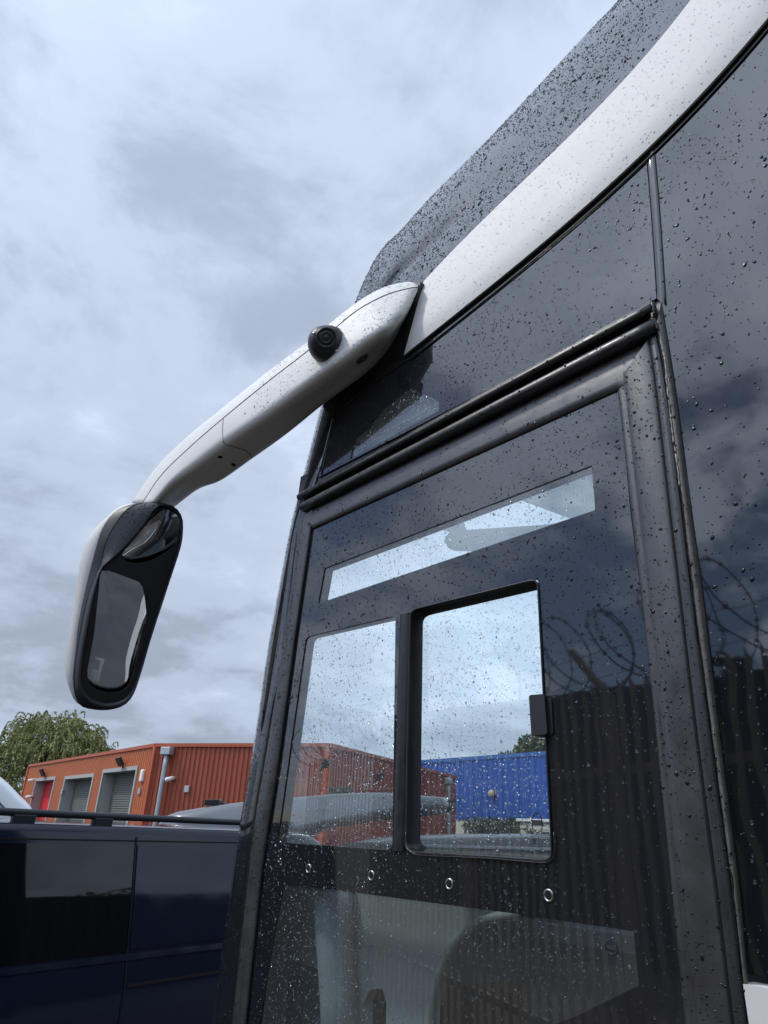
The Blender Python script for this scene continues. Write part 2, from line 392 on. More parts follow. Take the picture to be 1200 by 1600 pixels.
# inner leaf of the double glazing, with the same openings 2 cm further in
def yz(hole): return [tuple(P(*p)[1:]) for p in hole]
inner = prism_px('inner_border', yz([(385, 1368), (470, 815), (966, 600), (1040, 1440), (800, 1410)]),
                 [yz(strip_h), yz(left_h), yz(rounded([(630, 1338), (636, 945), (848, 895), (872, 1352)], 6))], lambda y, z: (D+.028, y, z), (.004, 0, 0), 'frit_inner', coach)
# slider: recessed in a deep black frame
sf = []
sl_out = slide_h; n_ = len(sl_out)
rows = [[P(*p, -.004) for p in sl_out]]
c0 = np.mean(np.array(sl_out), axis=0)
def shrink(pts, k): return [c0+(np.array(p)-c0)*k for p in pts]
y0 = [P(*p) for p in sl_out]; cy = np.mean(y0, axis=0)
def inset(off, d): 
    res = []
    for p in y0:
        q = p.copy(); q[0] = D+off; v = p-cy; q[1] -= math.copysign(min(abs(v[1]), d), v[1]); q[2] -= math.copysign(min(abs(v[2]), d), v[2]); res.append(q)
    return res
slf = loft('slider_frame', [inset(.001, -.004), inset(-.004, -.003), inset(-.004, .001), inset(.004, .002), inset(.03, .002), inset(.032, .012)], 'rubber_shiny', coach, closed=True)
sp = mesh('sliding_pane', inset(.029, .0), [tuple(range(n_))], 'clear_glass', coach)
# thin bright rim along the bottom of the slider
rim = tube('slider_trim', [P(*p, -.004) for p in cat([(634, 1300), (635, 1318), (641, 1331), (655, 1336), (760, 1341), (850, 1348), (862, 1343), (866, 1328), (865, 1300)], 40)], .0009, 'frame', coach, seg=6)
# division bar between fixed pane and slider
bar('mullion', [(625, 960), (619, 1140), (614, 1330)], [(641, 957), (637, 1140), (632, 1330)], [(0, .001), (.1, -.004), (.9, -.004), (1, .001)], 'rubber_shiny', 12)
# handle
hx = rounded([(826, 1086), (850, 1084), (855, 1147), (830, 1150)], 4)
hd = prism_px('slider_handle', hx, [], lambda u, v: P(u, v, -.012), (.03, 0, 0), 'black_plastic', coach)
b_ = hd.modifiers.new('b', 'BEVEL'); b_.width = .003; b_.segments = 3
hl = prism_px('handle_plate', rounded([(850, 1090), (861, 1090), (864, 1147), (853, 1150)], 3), [], lambda u, v: P(u, v, -.004), (.02, 0, 0), 'black_plastic', hd)
# four round fixings under the panes
for (u, v, r) in ((482, 1357, .0085), (580, 1368, .0085), (702, 1381, .0085), (857, 1399, .0085)):
    c = P(u, v, -.001); ringp = disc_pts(c, (0, 1, 0), (0, 0, 1), r, 20)
    rv = tube('rivet', ringp, .0016, 'steel', coach, seg=6, closed=True)
    mesh('rivet_hole', [p+np.array([-.0008, 0, 0]) for p in disc_pts(c, (0, 1, 0), (0, 0, 1), r-.001, 16)], [tuple(range(16))], 'gap', rv)

# --- maker's marks etched on the glass
def text(name, s, pos, size, m, parent, ax=(0, -1, 0), up=(0, 0, 1)):
    cu = bpy.data.curves.new(name, 'FONT'); cu.body = s; cu.size = size; cu.extrude = .0002; cu.align_x = 'CENTER'; cu.align_y = 'CENTER'
    tmp = bpy.data.objects.new(name, cu); SC.collection.objects.link(tmp)
    dg = bpy.context.evaluated_depsgraph_get(); me = bpy.data.meshes.new_from_object(tmp.evaluated_get(dg)); bpy.data.objects.remove(tmp)
    me.materials.clear(); me.materials.append(MATS[m]); a = Vector(ax); b = Vector(up); n = a.cross(b)
    me.transform(Matrix([[a[0], b[0], n[0], pos[0]], [a[1], b[1], n[1], pos[1]], [a[2], b[2], n[2], pos[2]], [0, 0, 0, 1]]))
    o = bpy.data.objects.new(name, me); link(o, parent); o.matrix_parent_inverse = parent_world(parent).inverted(); return o
gx = .0275
c = P(839, 1286, gx)
def poly_ring(c, pts, w, name, m='etch', parent=sp):
    q = [c+np.array([0, -a, b]) for a, b in pts]; return tube(name, q, w, m, parent, seg=5, closed=True)
emb = [(0, .019), (.010, .010), (.0125, 0), (.010, -.011), (0, -.0165), (-.010, -.011), (-.0125, 0), (-.010, .010)]
poly_ring(c, emb, .0011, 'glass_mark')
mesh('glass_mark_band', [c+np.array([-.0004, -a, b]) for a, b in ((-.0125, -.004), (.0125, -.004), (.0125, .005), (-.0125, .005))], [(0, 1, 2, 3)], 'etch', sp)
c = P(847, 1304, gx); fr = [(-.024, -.0075), (.024, -.0075), (.024, .0075), (-.024, .0075)]
poly_ring(c, fr, .0005, 'glass_mark_frame'); text('glass_mark_name', 'PONTEVEDRE', c, .0075, 'etch', sp)
c = P(848, 1315, gx); poly_ring(c, fr, .0004, 'glass_mark_frame')
mesh('glass_mark_block', [c+np.array([0, -a, b]) for a, b in ((-.022, -.005), (-.015, -.005), (-.015, .005), (-.022, .005))], [(0, 1, 2, 3)], 'etch', sp)
c = P(955, 1480, .001); poly_ring(c, [(a*.85, b*.6) for a, b in emb], .0010, 'glass_mark', 'etch', pn4)
mesh('glass_mark_band', [c+np.array([0, -a, b]) for a, b in ((-.009, -.002), (.009, -.004), (.009, .001), (-.009, .003))], [(0, 1, 2, 3)], 'etch', pn4)

# --- pillar and frame round the window
S = [(522, 560), (513, 590), (500, 640), (470, 758), (453, 826), (420, 1005), (396, 1165), (373, 1300), (331, 1600), (322, 1660)]
S2 = [(548, 570), (537, 600), (519, 655), (494, 750), (466, 826), (443, 1005), (418, 1165), (396, 1300), (364, 1600), (356, 1660)]
def srow(pts, off, n=40, dx=0, dy=0):
    return [P(q[0], q[1], off)+np.array([dx, dy, 0]) for q in cat(pts, n)]
pil = loft('front_pillar', [srow(S, .04, 40, .12, .04), srow(S, .04, 40, .03, .01), srow(S, .03)] + [blend(S, S2, .12, .012, 40), blend(S, S2, .4, .004, 40), blend(S, S2, .8, .001, 40), blend(S, S2, 1, .003, 40)], 'frit', coach)
LA = [(474, 790), (466, 826), (443, 1005), (418, 1165), (396, 1300), (364, 1600), (356, 1660)]
LB = [(494, 782), (488, 826), (462, 1005), (436, 1200), (413, 1350), (386, 1600), (378, 1660)]
lbar = bar('window_frame', LA, LB, [(0, .003), (.06, -.005), (.25, -.009), (.7, -.010), (.9, -.006), (1, .005)], 'jamb', 36)
TA = [(478, 794), (1021, 524)]; TB = [(489, 829), (968, 612)]
tbar = bar('window_frame', TA, TB, [(0, .002), (.05, -.005), (.25, -.0075), (.7, -.008), (.88, -.007), (.95, -.002), (1, .006)], 'jamb', 30)
J1 = [(962, 600), (967, 640), (985, 800), (997, 900), (1024, 1150), (1049, 1400), (1069, 1600), (1075, 1660)]
J2 = [(1014, 528), (1024, 600), (1047, 800), (1059, 900), (1089, 1150), (1121, 1400), (1145, 1600), (1152, 1660)]
J3 = [(1024, 512), (1040, 600), (1066, 800), (1078, 900), (1112, 1150), (1145, 1400), (1160, 1527), (1175, 1660)]
J4 = [(1034, 470), (1054, 600), (1080, 800), (1095, 900), (1125, 1150), (1157, 1400), (1168, 1522), (1184, 1660)]
jbar = bar('window_frame', J1, J2, [(0, .006), (.04, -.004), (.16, -.006), (.19, -.005), (.24, -.010), (.34, -.0125), (.65, -.0145), (.90, -.0135), (.985, -.0115), (1, -.009)], 'jamb', 40)
jgap = tube('frame_gap', [P(*q, -.0112) for q in cat(J2, 40)], .0014, 'gap', coach, seg=6)
strip = bar('trim_strip', J2, J3, [(0, -.009), (.08, -.0118), (.5, -.0125), (.9, -.0115), (1, -.006)], 'frame', 40)
bead = bar('sealant_bead', J3, J4, [(0, -.006), (.15, -.0105), (.4, -.0115), (.7, -.008), (1, .002)], 'silicone', 60)
crack = [(1029, 522), (1034, 560), (1040, 600), (1047, 650), (1050, 720), (1064, 780), (1069, 830), (1078, 900), (1083, 960), (1087.6, 995), (1094, 1030), (1098.7, 1077), (1101, 1100), (1106.6, 1128), (1105, 1150), (1111, 1172), (1114.5, 1194), (1115, 1215), (1119, 1236), (1127, 1280), (1126, 1300), (1132, 1327), (1131, 1345), (1138, 1359), (1144, 1380), (1143, 1400), (1148, 1440), (1152, 1480), (1155, 1522)]
ck = []
for i, q in enumerate(cat(crack, 110)): ck.append(P(q[0]+random.uniform(-.9, .9)+1.5, q[1], -.0112))
tube('sealant_crack', ck, [.0006+.0007*random.random() for _ in ck], 'gap', bead, seg=5)
wet = [(1026, 515), (1033, 545), (1037, 570), (1041, 610), (1046, 660), (1052, 700), (1060, 760)]
wp = [P(q[0]+random.uniform(-.8, .8)+2.5, q[1], -.0112) for q in cat(wet, 50)]
tube('sealant_smear', wp, [.0007+.0016*random.random() for _ in wp], 'fresh_silicone', bead, seg=6)
# joint above the rail
up1 = [(1009, 236), (1017, 330), (1026, 466)]; up2 = [(1022, 224), (1031, 330), (1041, 478)]
bar('panel_joint', up1, up2, [(0, .001), (.02, -.0008), (.5, -.0009), (.98, -.0008), (1, .001)], 'frit', 16)
for e_ in (up1, up2): tube('panel_gap', [P(*q, -.0007) for q in cat(e_, 16)], .0008, 'gap', coach, seg=5)

prism_px('frame_backing', [(462, 800), (470, 745), (700, 625), (1032, 452), (1030, 590), (975, 650), (484, 850)], [], lambda u, v: P(u, v, .007), (.006, 0, 0), 'frame', coach)
# --- two drip rails over the window
def rail(name, A, B, r, off, m):
    pts = [P(*q, off) for q in cat([A, B], 24)]; return tube(name, pts, r, m, coach, seg=14, flat=.9)
r1 = rail('drip_rail', (467, 777), (1019, 481), .0105, -.010, 'rubber_shiny')
r2 = rail('drip_rail', (474, 793), (1023, 510), .0165, -.016, 'rubber_shiny')
bar('drip_rail_flange', [(466, 771), (1016, 470)], [(468, 776), (1018, 479)], [(0, .0), (.3, -.006), (1, -.008)], 'frame', 20)
tube('rail_sealant', [P(q[0]+random.uniform(-1.5, 1.5), q[1]+random.uniform(-1.5, 1.5), -.012) for q in cat([(1019, 470), (1023, 485), (1020, 500), (1028, 512), (1022, 522)], 14)], [.002+.004*random.random() for _ in range(14)], 'rubber', coach, seg=7)

# --- panels of the side
_c = np.polyfit((np.array([631, 716, 800, 870, 940, 1018, 1134, 1200, 1290])-900)/300, [553, 490, 420, 357, 297, 229, 104, 27, -90], 3)
lowS = [(x, float(np.polyval(_c, (x-900)/300))) for x in np.linspace(631, 1290, 16)]
quarter = [(497, 746), (520, 652), (545, 612), (575, 580), (600, 567), (631, 556), (716, 493), (870, 360), (1011, 238), (1019, 330), (1026, 466), (760, 610), (640, 672)]
QH = [(547, 718), (555, 684), (577, 668), (600, 638), (625, 617), (642, 606), (686, 625), (686, 641)]
qp = prism_px('quarter_panel', quarter, [QH], lambda u, v: P(u, v, .001), (.005, 0, 0), 'frit', coach)
qpane = pane('quarter_pane', QH, .004)
prism_px('quarter_lining', [(530, 740), (545, 650), (640, 590), (720, 610), (700, 660)], [], lambda u, v: P(u, v, .05), (.01, 0, 0), 'quarter_pale', coach)
tube('quarter_seal', [P(*q, -.0005) for q in cat([(502, 742), (524, 655), (560, 617), (640, 560)], 24)], .0022, 'rubber', coach, seg=6)
lowc = [tuple(q) for q in cat(lowS, 14)]
ys = P(1290, -90)[1]
rg = [(1019, 233)] + [q for q in lowc if q[0] > 1025]
zb = P(1168, 1520)[2]
side_out = [tuple(P(*q)[1:]) for q in rg] + [(-1.6, P(1290, -90)[2]+.5), (-1.6, zb)] + [tuple(P(*q)[1:]) for q in (J4[6], J4[5], J4[4], J4[3], J4[2], J4[1], J4[0])]
sg = prism_px('passenger_window', side_out, [], lambda y, z: (D, y, z), (.006, 0, 0), 'side_glass', coach)
sg['label'] = 'dark tinted passenger window reflecting cloud'
lowp = mesh('lower_body', [(D-.012, P(1166, 1530)[1], zb-.012), (D-.012, -1.6, zb-.012), (D-.012, -1.6, .35), (D-.012, P(1166, 1530)[1], .35),
                           (D+.02, P(1166, 1530)[1], zb-.012), (D+.02, -1.6, zb-.012)], [(0, 1, 2, 3), (0, 1, 5, 4)], 'white_paint', coach, bevel=0)
body2 = mesh('front_lower_body', [(D, P(1166, 1530)[1]+.003, 1.28), (D, 1.95, 1.28), (D+.1, 2.0, .35), (D, P(1166, 1530)[1]+.003, .35)], [(0, 1, 2, 3)], 'white_paint', coach)

# --- white cantrail
def fit(pts, x0, x1, n, deg=4):
    q = np.array(pts, float); c = np.polyfit((q[:, 0]-900)/300, q[:, 1], deg); xs = np.linspace(x0, x1, n); return [(x, float(np.polyval(c, (x-900)/300))) for x in xs]
upS = fit([(662, 440), (740, 358), (787, 308), (820, 284), (881, 220), (920, 184), (969, 132), (1000, 98), (1076, 0), (1150, -100)], 662, 1150, 14, 3)
rowsC = [blend(lowS, upS, .0, -.0095, 40), blend(lowS, upS, .14, -.0140, 40), blend(lowS, upS, .32, -.0145, 40), blend(lowS, upS, .6, -.003, 40), blend(lowS, upS, .9, .014, 40), blend(lowS, upS, 1, .022, 40)]
cant = loft('cantrail', rowsC, 'white_paint', coach)
loft('cantrail_lip', [rowsC[0], [p+np.array([.014, 0, 0]) for p in rowsC[0]]], 'white_paint', cant)
mesh('cantrail_end', [r[0] for r in rowsC]+[rowsC[-1][0]+np.array([.02, 0, 0]), rowsC[0][0]+np.array([.02, 0, 0])], [tuple(range(len(rowsC)+2))], 'white_paint', cant)
cant['label'] = 'white painted strip sweeping up along the roof edge'
tube('cantrail_gap', [P(q[0]+2, q[1]+3, -.001) for q in cat(lowS, 40)], .005, 'gap', coach, seg=6)
tube('cantrail_trim', [P(q[0]+8, q[1]+9, -.002) for q in cat(lowS, 40)], .0025, 'rubber', coach, seg=6)

# --- black roof fairing
crest = [(554, 473), (573, 429), (595, 390), (628, 357), (672, 308), (760, 220), (848, 126), (914, 55), (966, 0), (1040, -90)]
base_ = [(640, 470)]+list(upS)
n = 44
ca, ba = cat(crest, n), cat(base_, n)
creaseA = cat([(596, 462), (612, 436), (665, 385), (721, 332), (790, 262), (860, 188), (930, 105), (1000, 20), (1076, -90)], n)
rowsF = []
def frow(A, B, t, off, dx=0): return [P(*(A[i]*(1-t)+B[i]*t), off+dx) for i in range(n)]
rowsF.append(frow(ba, ba, 0, .026)); rowsF.append(frow(ba, creaseA, .5, .06)); rowsF.append(frow(ba, creaseA, .82, .085))
cr = []
for i in range(n):
    fade = max(0, 1-i/(n*.62)); cr.append(P(*creaseA[i], .093+.019*fade))
rowsF.append(cr); 
cr2 = []
for i in range(n):
    fade = max(0, 1-i/(n*.62)); q = creaseA[i]*.9+ca[i]*.1; cr2.append(P(*q, .103+.002*fade))
rowsF.append(cr2)
rowsF.append(frow(creaseA, ca, .4, .13)); rowsF.append(frow(creaseA, ca, .75, .19)); rowsF.append(frow(creaseA, ca, .93, .26)); rowsF.append(frow(creaseA, ca, 1, .31))
last = rowsF[-1]
rowsF.append([p+np.array([.10, .01, .0]) for p in last])
fair = loft('roof_fairing', rowsF, 'fairing', coach)
fair['label'] = 'black glossy roof fairing beaded with rain'
roof = loft('roof', [[p+np.array([.10, .01, -.002]) for p in last], [p+np.array([.9, .25, .16]) for p in last], [p+np.array([1.55, .05, 0]) for p in last], [np.array([3.34, p[1], p[2]-.35]) for p in last]], 'fairing', coach)
# black mount that carries the mirror arm
mount = prism_px('mirror_mount', [(504, 636), (530, 560), (562, 500), (600, 455), (657, 440), (645, 490), (631, 556), (600, 568), (575, 581), (545, 613), (520, 652)], [], lambda u, v: P(u, v, -.002), (.05, 0, 0), 'black_plastic', coach)

# --- windscreen, header, dash and inner shell
def wsy(x, z): return 1.80-.087*(z-1.2)+.30*(1-((x-2.26)/1.14)**2)
rows = []
for f in np.linspace(0, 1, 12): rows.append([np.array([x, wsy(x, z), z]) for x in np.linspace(1.2, 3.32, 18) for z in [1.0+f*(2.1+.62*(1-((x-2.26)/1.14)**2))]])
ws = loft('windscreen', rows, 'screen_glass', coach)
Q = lambda u, v: onY(u, v, 1.83)
head = prism_px('sun_blind', [(470, 800), (560, 822), (663, 827), (696, 829), (703, 832), (696, 838), (695, 846), (700, 856), (710, 861), (747, 862), (950, 880), (1080, 880), (1120, 640), (640, 690)],
                [[(717, 807), (793, 778), (796, 784), (817, 783), (898, 813), (850, 820), (773, 825), (729, 828), (726, 818)]], Q, (0, .002, 0), 'blind', coach)
bm = bmesh.new(); bm.from_mesh(head.data); mn = min(v.co.y for v in bm.verts)
bmesh.ops.delete(bm, geom=[f for f in bm.faces if sum(v.co.y for v in f.verts)/len(f.verts) > mn+.0005], context='FACES'); bm.to_mesh(head.data); bm.free()
head['label'] = 'pale folded sun blind above the windscreen'
inner_shell = merged('cabin_shell', [box_vf((3.35, 0, 2.1), (.01, 0, 0), (0, 1.9, 0), (0, 0, 1.4)), box_vf((2.22, -1.6, 2.1), (1.1, 0, 0), (0, .01, 0), (0, 0, 1.5)),
                                     box_vf((2.22, 0, .5), (1.1, 0, 0), (0, 1.85, 0), (0, 0, .01))], 'interior_dark', coach)
dashp = [(1.38, 1.50), (1.38, 1.866), (1.0, 1.868)]
dash = merged('dashboard', [box_vf((2.3, 1.52, 1.70), (.95, 0, 0), (0, .22, 0), (0, 0, .165)), box_vf((2.25, 1.62, 1.2), (1.03, 0, 0), (0, .12, 0), (0, 0, .4))], 'interior', coach)
dash.modifiers.new('b', 'BEVEL').width = .04
# door liner seen in the lower glass: pale moulding with an arched cut-out
liner = prism_px('door_liner', [(380, 1700), (425, 1430), (450, 1370), (830, 1405), (815, 1428), (770, 1432), (735, 1448), (705, 1480), (684, 1525), (672, 1580), (668, 1700)],
                 [rounded([(570, 1680), (566, 1570), (578, 1545), (598, 1545), (604, 1570), (600, 1680)], 5)], lambda u, v: P(u, v, .14), (.03, 0, 0), 'liner', coach)
tube('liner_column', [P(*q, .11) for q in ((536, 1700), (530, 1560), (524, 1450), (520, 1380))], [.045, .045, .05, .05], 'liner', coach, seg=16)
tube('liner_edge', [P(*q, .135) for q in cat([(812, 1430), (770, 1434), (735, 1450), (705, 1482), (684, 1527), (672, 1582), (668, 1700)], 30)], .009, 'liner', coach, seg=8)
back_panel = box('seat_console', (2.0, .95, 1.35), (.3, 0, 0), (0, .42, 0), (0, 0, .36), 'interior', coach, bevel=.05)

# --- mirror arm
UP = [(205, 787), (242, 733), (292, 683), (347, 638), (413, 585), (488, 528), (551, 477), (597, 450), (638, 440), (653, 444)]
SM = [(222, 786), (252, 742), (298, 697), (350, 652), (416, 598), (492, 539), (556, 486), (602, 461), (640, 450), (653, 449)]
RG = [(240, 790), (272, 755), (318, 718), (365, 684), (425, 644), (500, 590), (562, 545), (602, 520), (634, 488), (652, 455)]
BT = [(271, 793), (310, 764), (345, 751), (395, 716), (445, 680), (510, 629), (576, 580), (617, 537), (640, 496), (652, 456)]
NS = 60
def armx(i): t = i/(NS-1); return float(np.interp(t, [0, .35, .68, .85, 1], [.90, .915, .95, 1.0, 1.075]))
aU, aS, aR, aB = (cat(k, NS) for k in (UP, SM, RG, BT))
ring_rows = []
for i in range(NS):
    x = armx(i); b = aU[i]*.6+aB[i]*.4; mid = aS[i]*.5+aR[i]*.5
    pts = [onX(*aU[i], x+.030), onX(*(aU[i]*.75+aS[i]*.25), x+.014), onX(*aS[i], x), onX(*mid, x-.003), onX(*(aS[i]*.10+aR[i]*.90), x+.002), onX(*(aR[i]*.84+aB[i]*.16), x+.022),
           onX(*(aR[i]*.35+aB[i]*.65), x+.085), onX(*aB[i], x+.125), onX(*(aB[i]*.85+b*.15), x+.15), onX(*(b*.5+aB[i]*.5), x+.165), onX(*b, x+.155), onX(*(aU[i]*.85+b*.15), x+.09)]
    ring_rows.append(cat(pts, 36, closed=True))
arm = loft('mirror_arm', ring_rows, 'arm_paint', coach, closed=True, caps=True)
arm['label'] = 'long white mirror arm reaching forward from the roof corner'
tube('arm_seam', [onX(*aS[i], armx(i)-.0012) for i in range(NS)], .0011, 'gap', arm, seg=5)
from mathutils.bvhtree import BVHTree
def bvh_of(o): me = o.data; return BVHTree.FromPolygons([parent_world(o.parent)@o.matrix_parent_inverse@v.co for v in me.vertices], [p.vertices[:] for p in me.polygons])
ARMB = bvh_of(arm)
def hit(b, u, v, lift=.001):
    h = b.ray_cast(Vector(EYE), Vector(ray(u, v)))
    if h[0] is None: return None, None
    n_ = np.array(h[1]); n_ = n_ if n_@ray(u, v) < 0 else -n_
    return np.array(h[0])+n_*lift, n_
def arm_at(u, v):   # point on the camera-side face of the arm
    d = [np.hypot(*(np.array([u, v])-(aS[i]+aR[i])/2)) for i in range(NS)]; return armx(int(np.argmin(d)))
pan = [(349, 655), (348, 670), (348.5, 686), (351, 693), (358, 696), (372, 700), (384, 704), (391, 710), (394, 715)]
tube('cover_seam', [h for h in (hit(ARMB, *q, 0.0003)[0] for q in cat(pan, 60)) if h is not None], .0013, 'gap', arm, seg=5)
for (u, v) in ((383, 646), (398, 636), (597, 546)):
    cpt, hn = hit(ARMB, u, v, .0012); h1 = unit(np.cross(hn, [0, 0, 1])); mesh('drain_hole', disc_pts(cpt, h1, np.cross(hn, h1), .0032, 10), [tuple(range(10))], 'gap', arm)
for (u, v) in ((344, 714), (365, 726)):
    cpt, n_ = hit(ARMB, u, v, .0); e1 = unit(np.cross(n_, [0, 0, 1])); e2 = np.cross(n_, e1); mesh('screw_hole', disc_pts(cpt+n_*.001, e1, e2, .007, 12), [tuple(range(12))], 'gap', arm)
    tube('screw_recess', disc_pts(cpt, e1, e2, .0080, 12), .0014, 'black_plastic', arm, seg=5, closed=True)
# round marker lamp and dome camera on the arm
cpt, n_ = hit(ARMB, 565, 560, .001); e1 = unit(np.cross(n_, [0, 0, 1])); e2 = np.cross(n_, e1)
tube('marker_ring', disc_pts(cpt, e1, e2, .0215, 24), .0022, 'galv', arm, seg=6, closed=True)
rl = [disc_pts(cpt+n_*h, e1, e2, r, 20) for r, h in ((.0195, 0), (.016, .003), (.010, .005), (.001, .0055))]
loft('marker_lamp', rl, 'lens', arm, closed=True, caps=True)
cc = onX(512, 537, arm_at(512, 537)-.004); n_ = unit(np.array([-.56, -.60, -.57])); e1 = unit(np.cross([0, 0, 1], n_)); e2 = np.cross(n_, e1)
KS = 1.55
dr = []
for r, h in ((.037, -.02), (.038, 0), (.0385, .008), (.0365, .012), (.0365, .020), (.033, .030), (.026, .039), (.016, .043), (.002, .044)):
    dr.append([cc+n_*h*KS+r*KS*((math.cos(a)*(1.0 if math.cos(a) < .55 else 1-.38*(math.cos(a)-.55)))*e1+(math.sin(a)*(1.04 if math.sin(a) < .5 else 1.04-.28*(math.sin(a)-.5)))*e2) for a in np.linspace(0, 2*math.pi, 40, endpoint=False)])
camd = loft('side_camera', dr, 'black_plastic', arm, closed=True, caps=True); camd['label'] = 'black dome camera on the mirror arm'
lc = cc+n_*.036*KS+e2*.011+e1*.004; ln = unit(n_*.97+e2*.16)
f1 = unit(np.cross([0, 0, 1], ln)); f2 = np.cross(ln, f1)
loft('camera_lens', [disc_pts(lc+ln*h*KS, f1, f2, r*KS, 28) for r, h in ((.021, -.01), (.021, .006), (.0185, .009), (.0165, .006), (.0125, .0055), (.012, .008), (.0085, .0085), (.008, .006), (.004, .0085), (.0005, .009))], 'rubber_shiny', arm, closed=True, caps=True)
for q in ((-.016, -.014), (.021, -.016), (-.022, .016)):
    loft('camera_screw', [disc_pts(cc+n_*(.036+h)*KS+e1*q[0]*KS+e2*q[1]*KS, e1, e2, r*KS, 10) for r, h in ((.0026, -.008), (.0026, .003), (.0012, .004))], 'steel', arm, closed=True, caps=True)

# --- mirror head
MC = np.array([.86, 2.46, 2.59]); MN = unit((-.10, -.96, -.17))    # rim plane faces back towards the driver
MF = -MN
def onM(u, v, d=0.0): return onP(u, v, MC+MF*d*1.22, MN)
row0 = [(250, 788), (266, 789), (279, 798), (285.5, 815), (285, 838), (280, 862), (268, 900), (250, 953), (237, 995), (219, 1053), (207, 1084), (193, 1099), (168, 1105), (147, 1100), (131, 1087), (125, 1062), (130, 1015), (140, 960), (149, 918), (158.6, 887), (175, 872), (195.6, 852.5), (212, 834), (228, 814), (238, 799)]
row1 = [(219, 786.6), (252, 786.5), (272, 792), (284, 808), (285.5, 830), (282, 855), (268, 898), (252, 948), (237, 993), (220, 1052), (207.5, 1086), (193, 1102), (168, 1109), (140, 1107), (124, 1099), (117, 1081), (116, 1050), (123, 1000), (133, 950), (143, 915), (156, 885), (165.5, 845.5), (179.4, 820), (198, 796)]
row2 = [(203, 789.5), (240, 790), (262, 794), (274, 808), (277, 830), (274, 855), (262, 898), (246, 948), (231, 993), (214, 1052), (203, 1080), (188, 1096), (165, 1104), (142, 1105), (125, 1100), (116, 1081), (113.5, 1056), (118, 1014), (121.6, 979.6), (133, 922), (144.7, 875.6), (158.6, 829), (177, 802)]
row3 = [(200, 790), (232, 794), (250, 800), (258, 812), (262, 830), (258, 860), (246, 900), (232, 948), (217, 993), (200, 1045), (190, 1068), (175, 1085), (155, 1095), (138, 1100), (124, 1100), (110, 1081), (102, 1049), (103, 1019), (110, 975), (119, 917), (126, 875.6), (138, 841), (156, 818), (177, 801)]
row4 = [(198, 800), (225, 803), (238, 812), (243, 830), (238, 860), (226, 900), (212, 948), (197, 993), (180, 1035), (165, 1065), (150, 1078), (132, 1082), (118, 1075), (110, 1049), (110, 1019), (117, 975), (126, 917), (134, 880), (148, 848), (164, 826), (180, 810)]
K = 80
RR = [[onM(*q, d) for q in cat(r, K, closed=True)] for r, d in ((row0, .0), (row1, .035), (row2, .065), (row3, .115), (row4, .15))]
def mixrow(a, b, t): return [a[i]*(1-t)+b[i]*t for i in range(K)]
cen = np.mean(RR[4], axis=0)
rimrow = [p+MF*.006 for p in RR[0]]
fcen = np.mean(RR[0], axis=0)
mid01 = [p+MN*.004 for p in mixrow(RR[0], RR[1], .5)]
head_o = loft('mirror_housing', [[p+MF*.012+(fcen-p)*.035 for p in RR[0]], [p+(fcen-p)*.012-MF*.0 for p in RR[0]], RR[0], mid01, RR[1]], 'hood_plastic', coach, closed=True)
head_o['label'] = 'black mirror housing with two glasses'
loft('housing_side', [[p+MF*.001 for p in RR[1]], [q*.5+p*.5+(q-cen)*.01 for p, q in zip(RR[1], RR[2])], RR[2]], 'black_plastic', head_o, closed=True)
tube('housing_seam', [p+MN*.0005 for p in RR[1]], .0014, 'gap', head_o, seg=5, closed=True)
cov = loft('mirror_cover', [RR[2], [b+(b-cen)*.02 for b in mixrow(RR[2], RR[3], .5)], RR[3], [b+(b-cen)*.03 for b in mixrow(RR[3], RR[4], .55)], RR[4], [cen+(p-cen)*.6+MF*.012 for p in RR[4]], [cen+(p-cen)*.1+MF*.015 for p in RR[4]]], 'white_paint', head_o, closed=True, caps=True)
cov['label'] = 'white back cover of the mirror'
main_g = [(158.6, 893.6), (172.5, 895), (200, 905.7), (214, 911), (219, 918), (223, 935), (225.7, 968), (219, 1005), (209.5, 1049), (202.5, 1070), (195, 1077), (186, 1081), (172.5, 1082), (160, 1080), (149.4, 1076), (140, 1068), (137, 1058), (136.6, 1046.7), (147, 991), (152, 945), (155, 915), (156, 900)]
wide_g = [(249, 797), (262, 799), (272, 806), (280, 818), (283, 830), (280, 842), (265, 859), (242, 873), (225, 878), (209.5, 880), (198, 876.8), (188.7, 868.7), (197, 857), (207, 845), (218.7, 831), (232, 813)]
plate_o = [tuple(q) for q in cat(row0, 60, closed=True)]
cp = np.mean(np.array(plate_o), axis=0); plate_o = [tuple(cp+(np.array(q)-cp)*.975) for q in plate_o]
prism_px('housing_face', plate_o, [main_g, wide_g], lambda u, v: onM(u, v, .011), tuple(MF*.014), 'black_plastic', head_o)
def bulged(name, outline, depth, bulge, m, parent, nrm, tilt=(0, 0, 0)):
    pl = [onM(*q, depth) for q in cat(outline, 48, closed=True)]; c = np.mean(pl, axis=0); R_ = 10; rows = []
    for k in range(R_):
        s = 1-k/R_; rows.append([c+(p-c)*s*1.02+nrm*bulge*(1-s*s) for p in pl])
    V = [p for r in rows for p in r]+[c+nrm*bulge]; f = grid_faces(R_, 48, True)
    for j in range(48): f.append(((R_-1)*48+j, (R_-1)*48+(j+1) % 48, R_*48))
    o = mesh(name, V, f, m, parent, True)
    return o, c
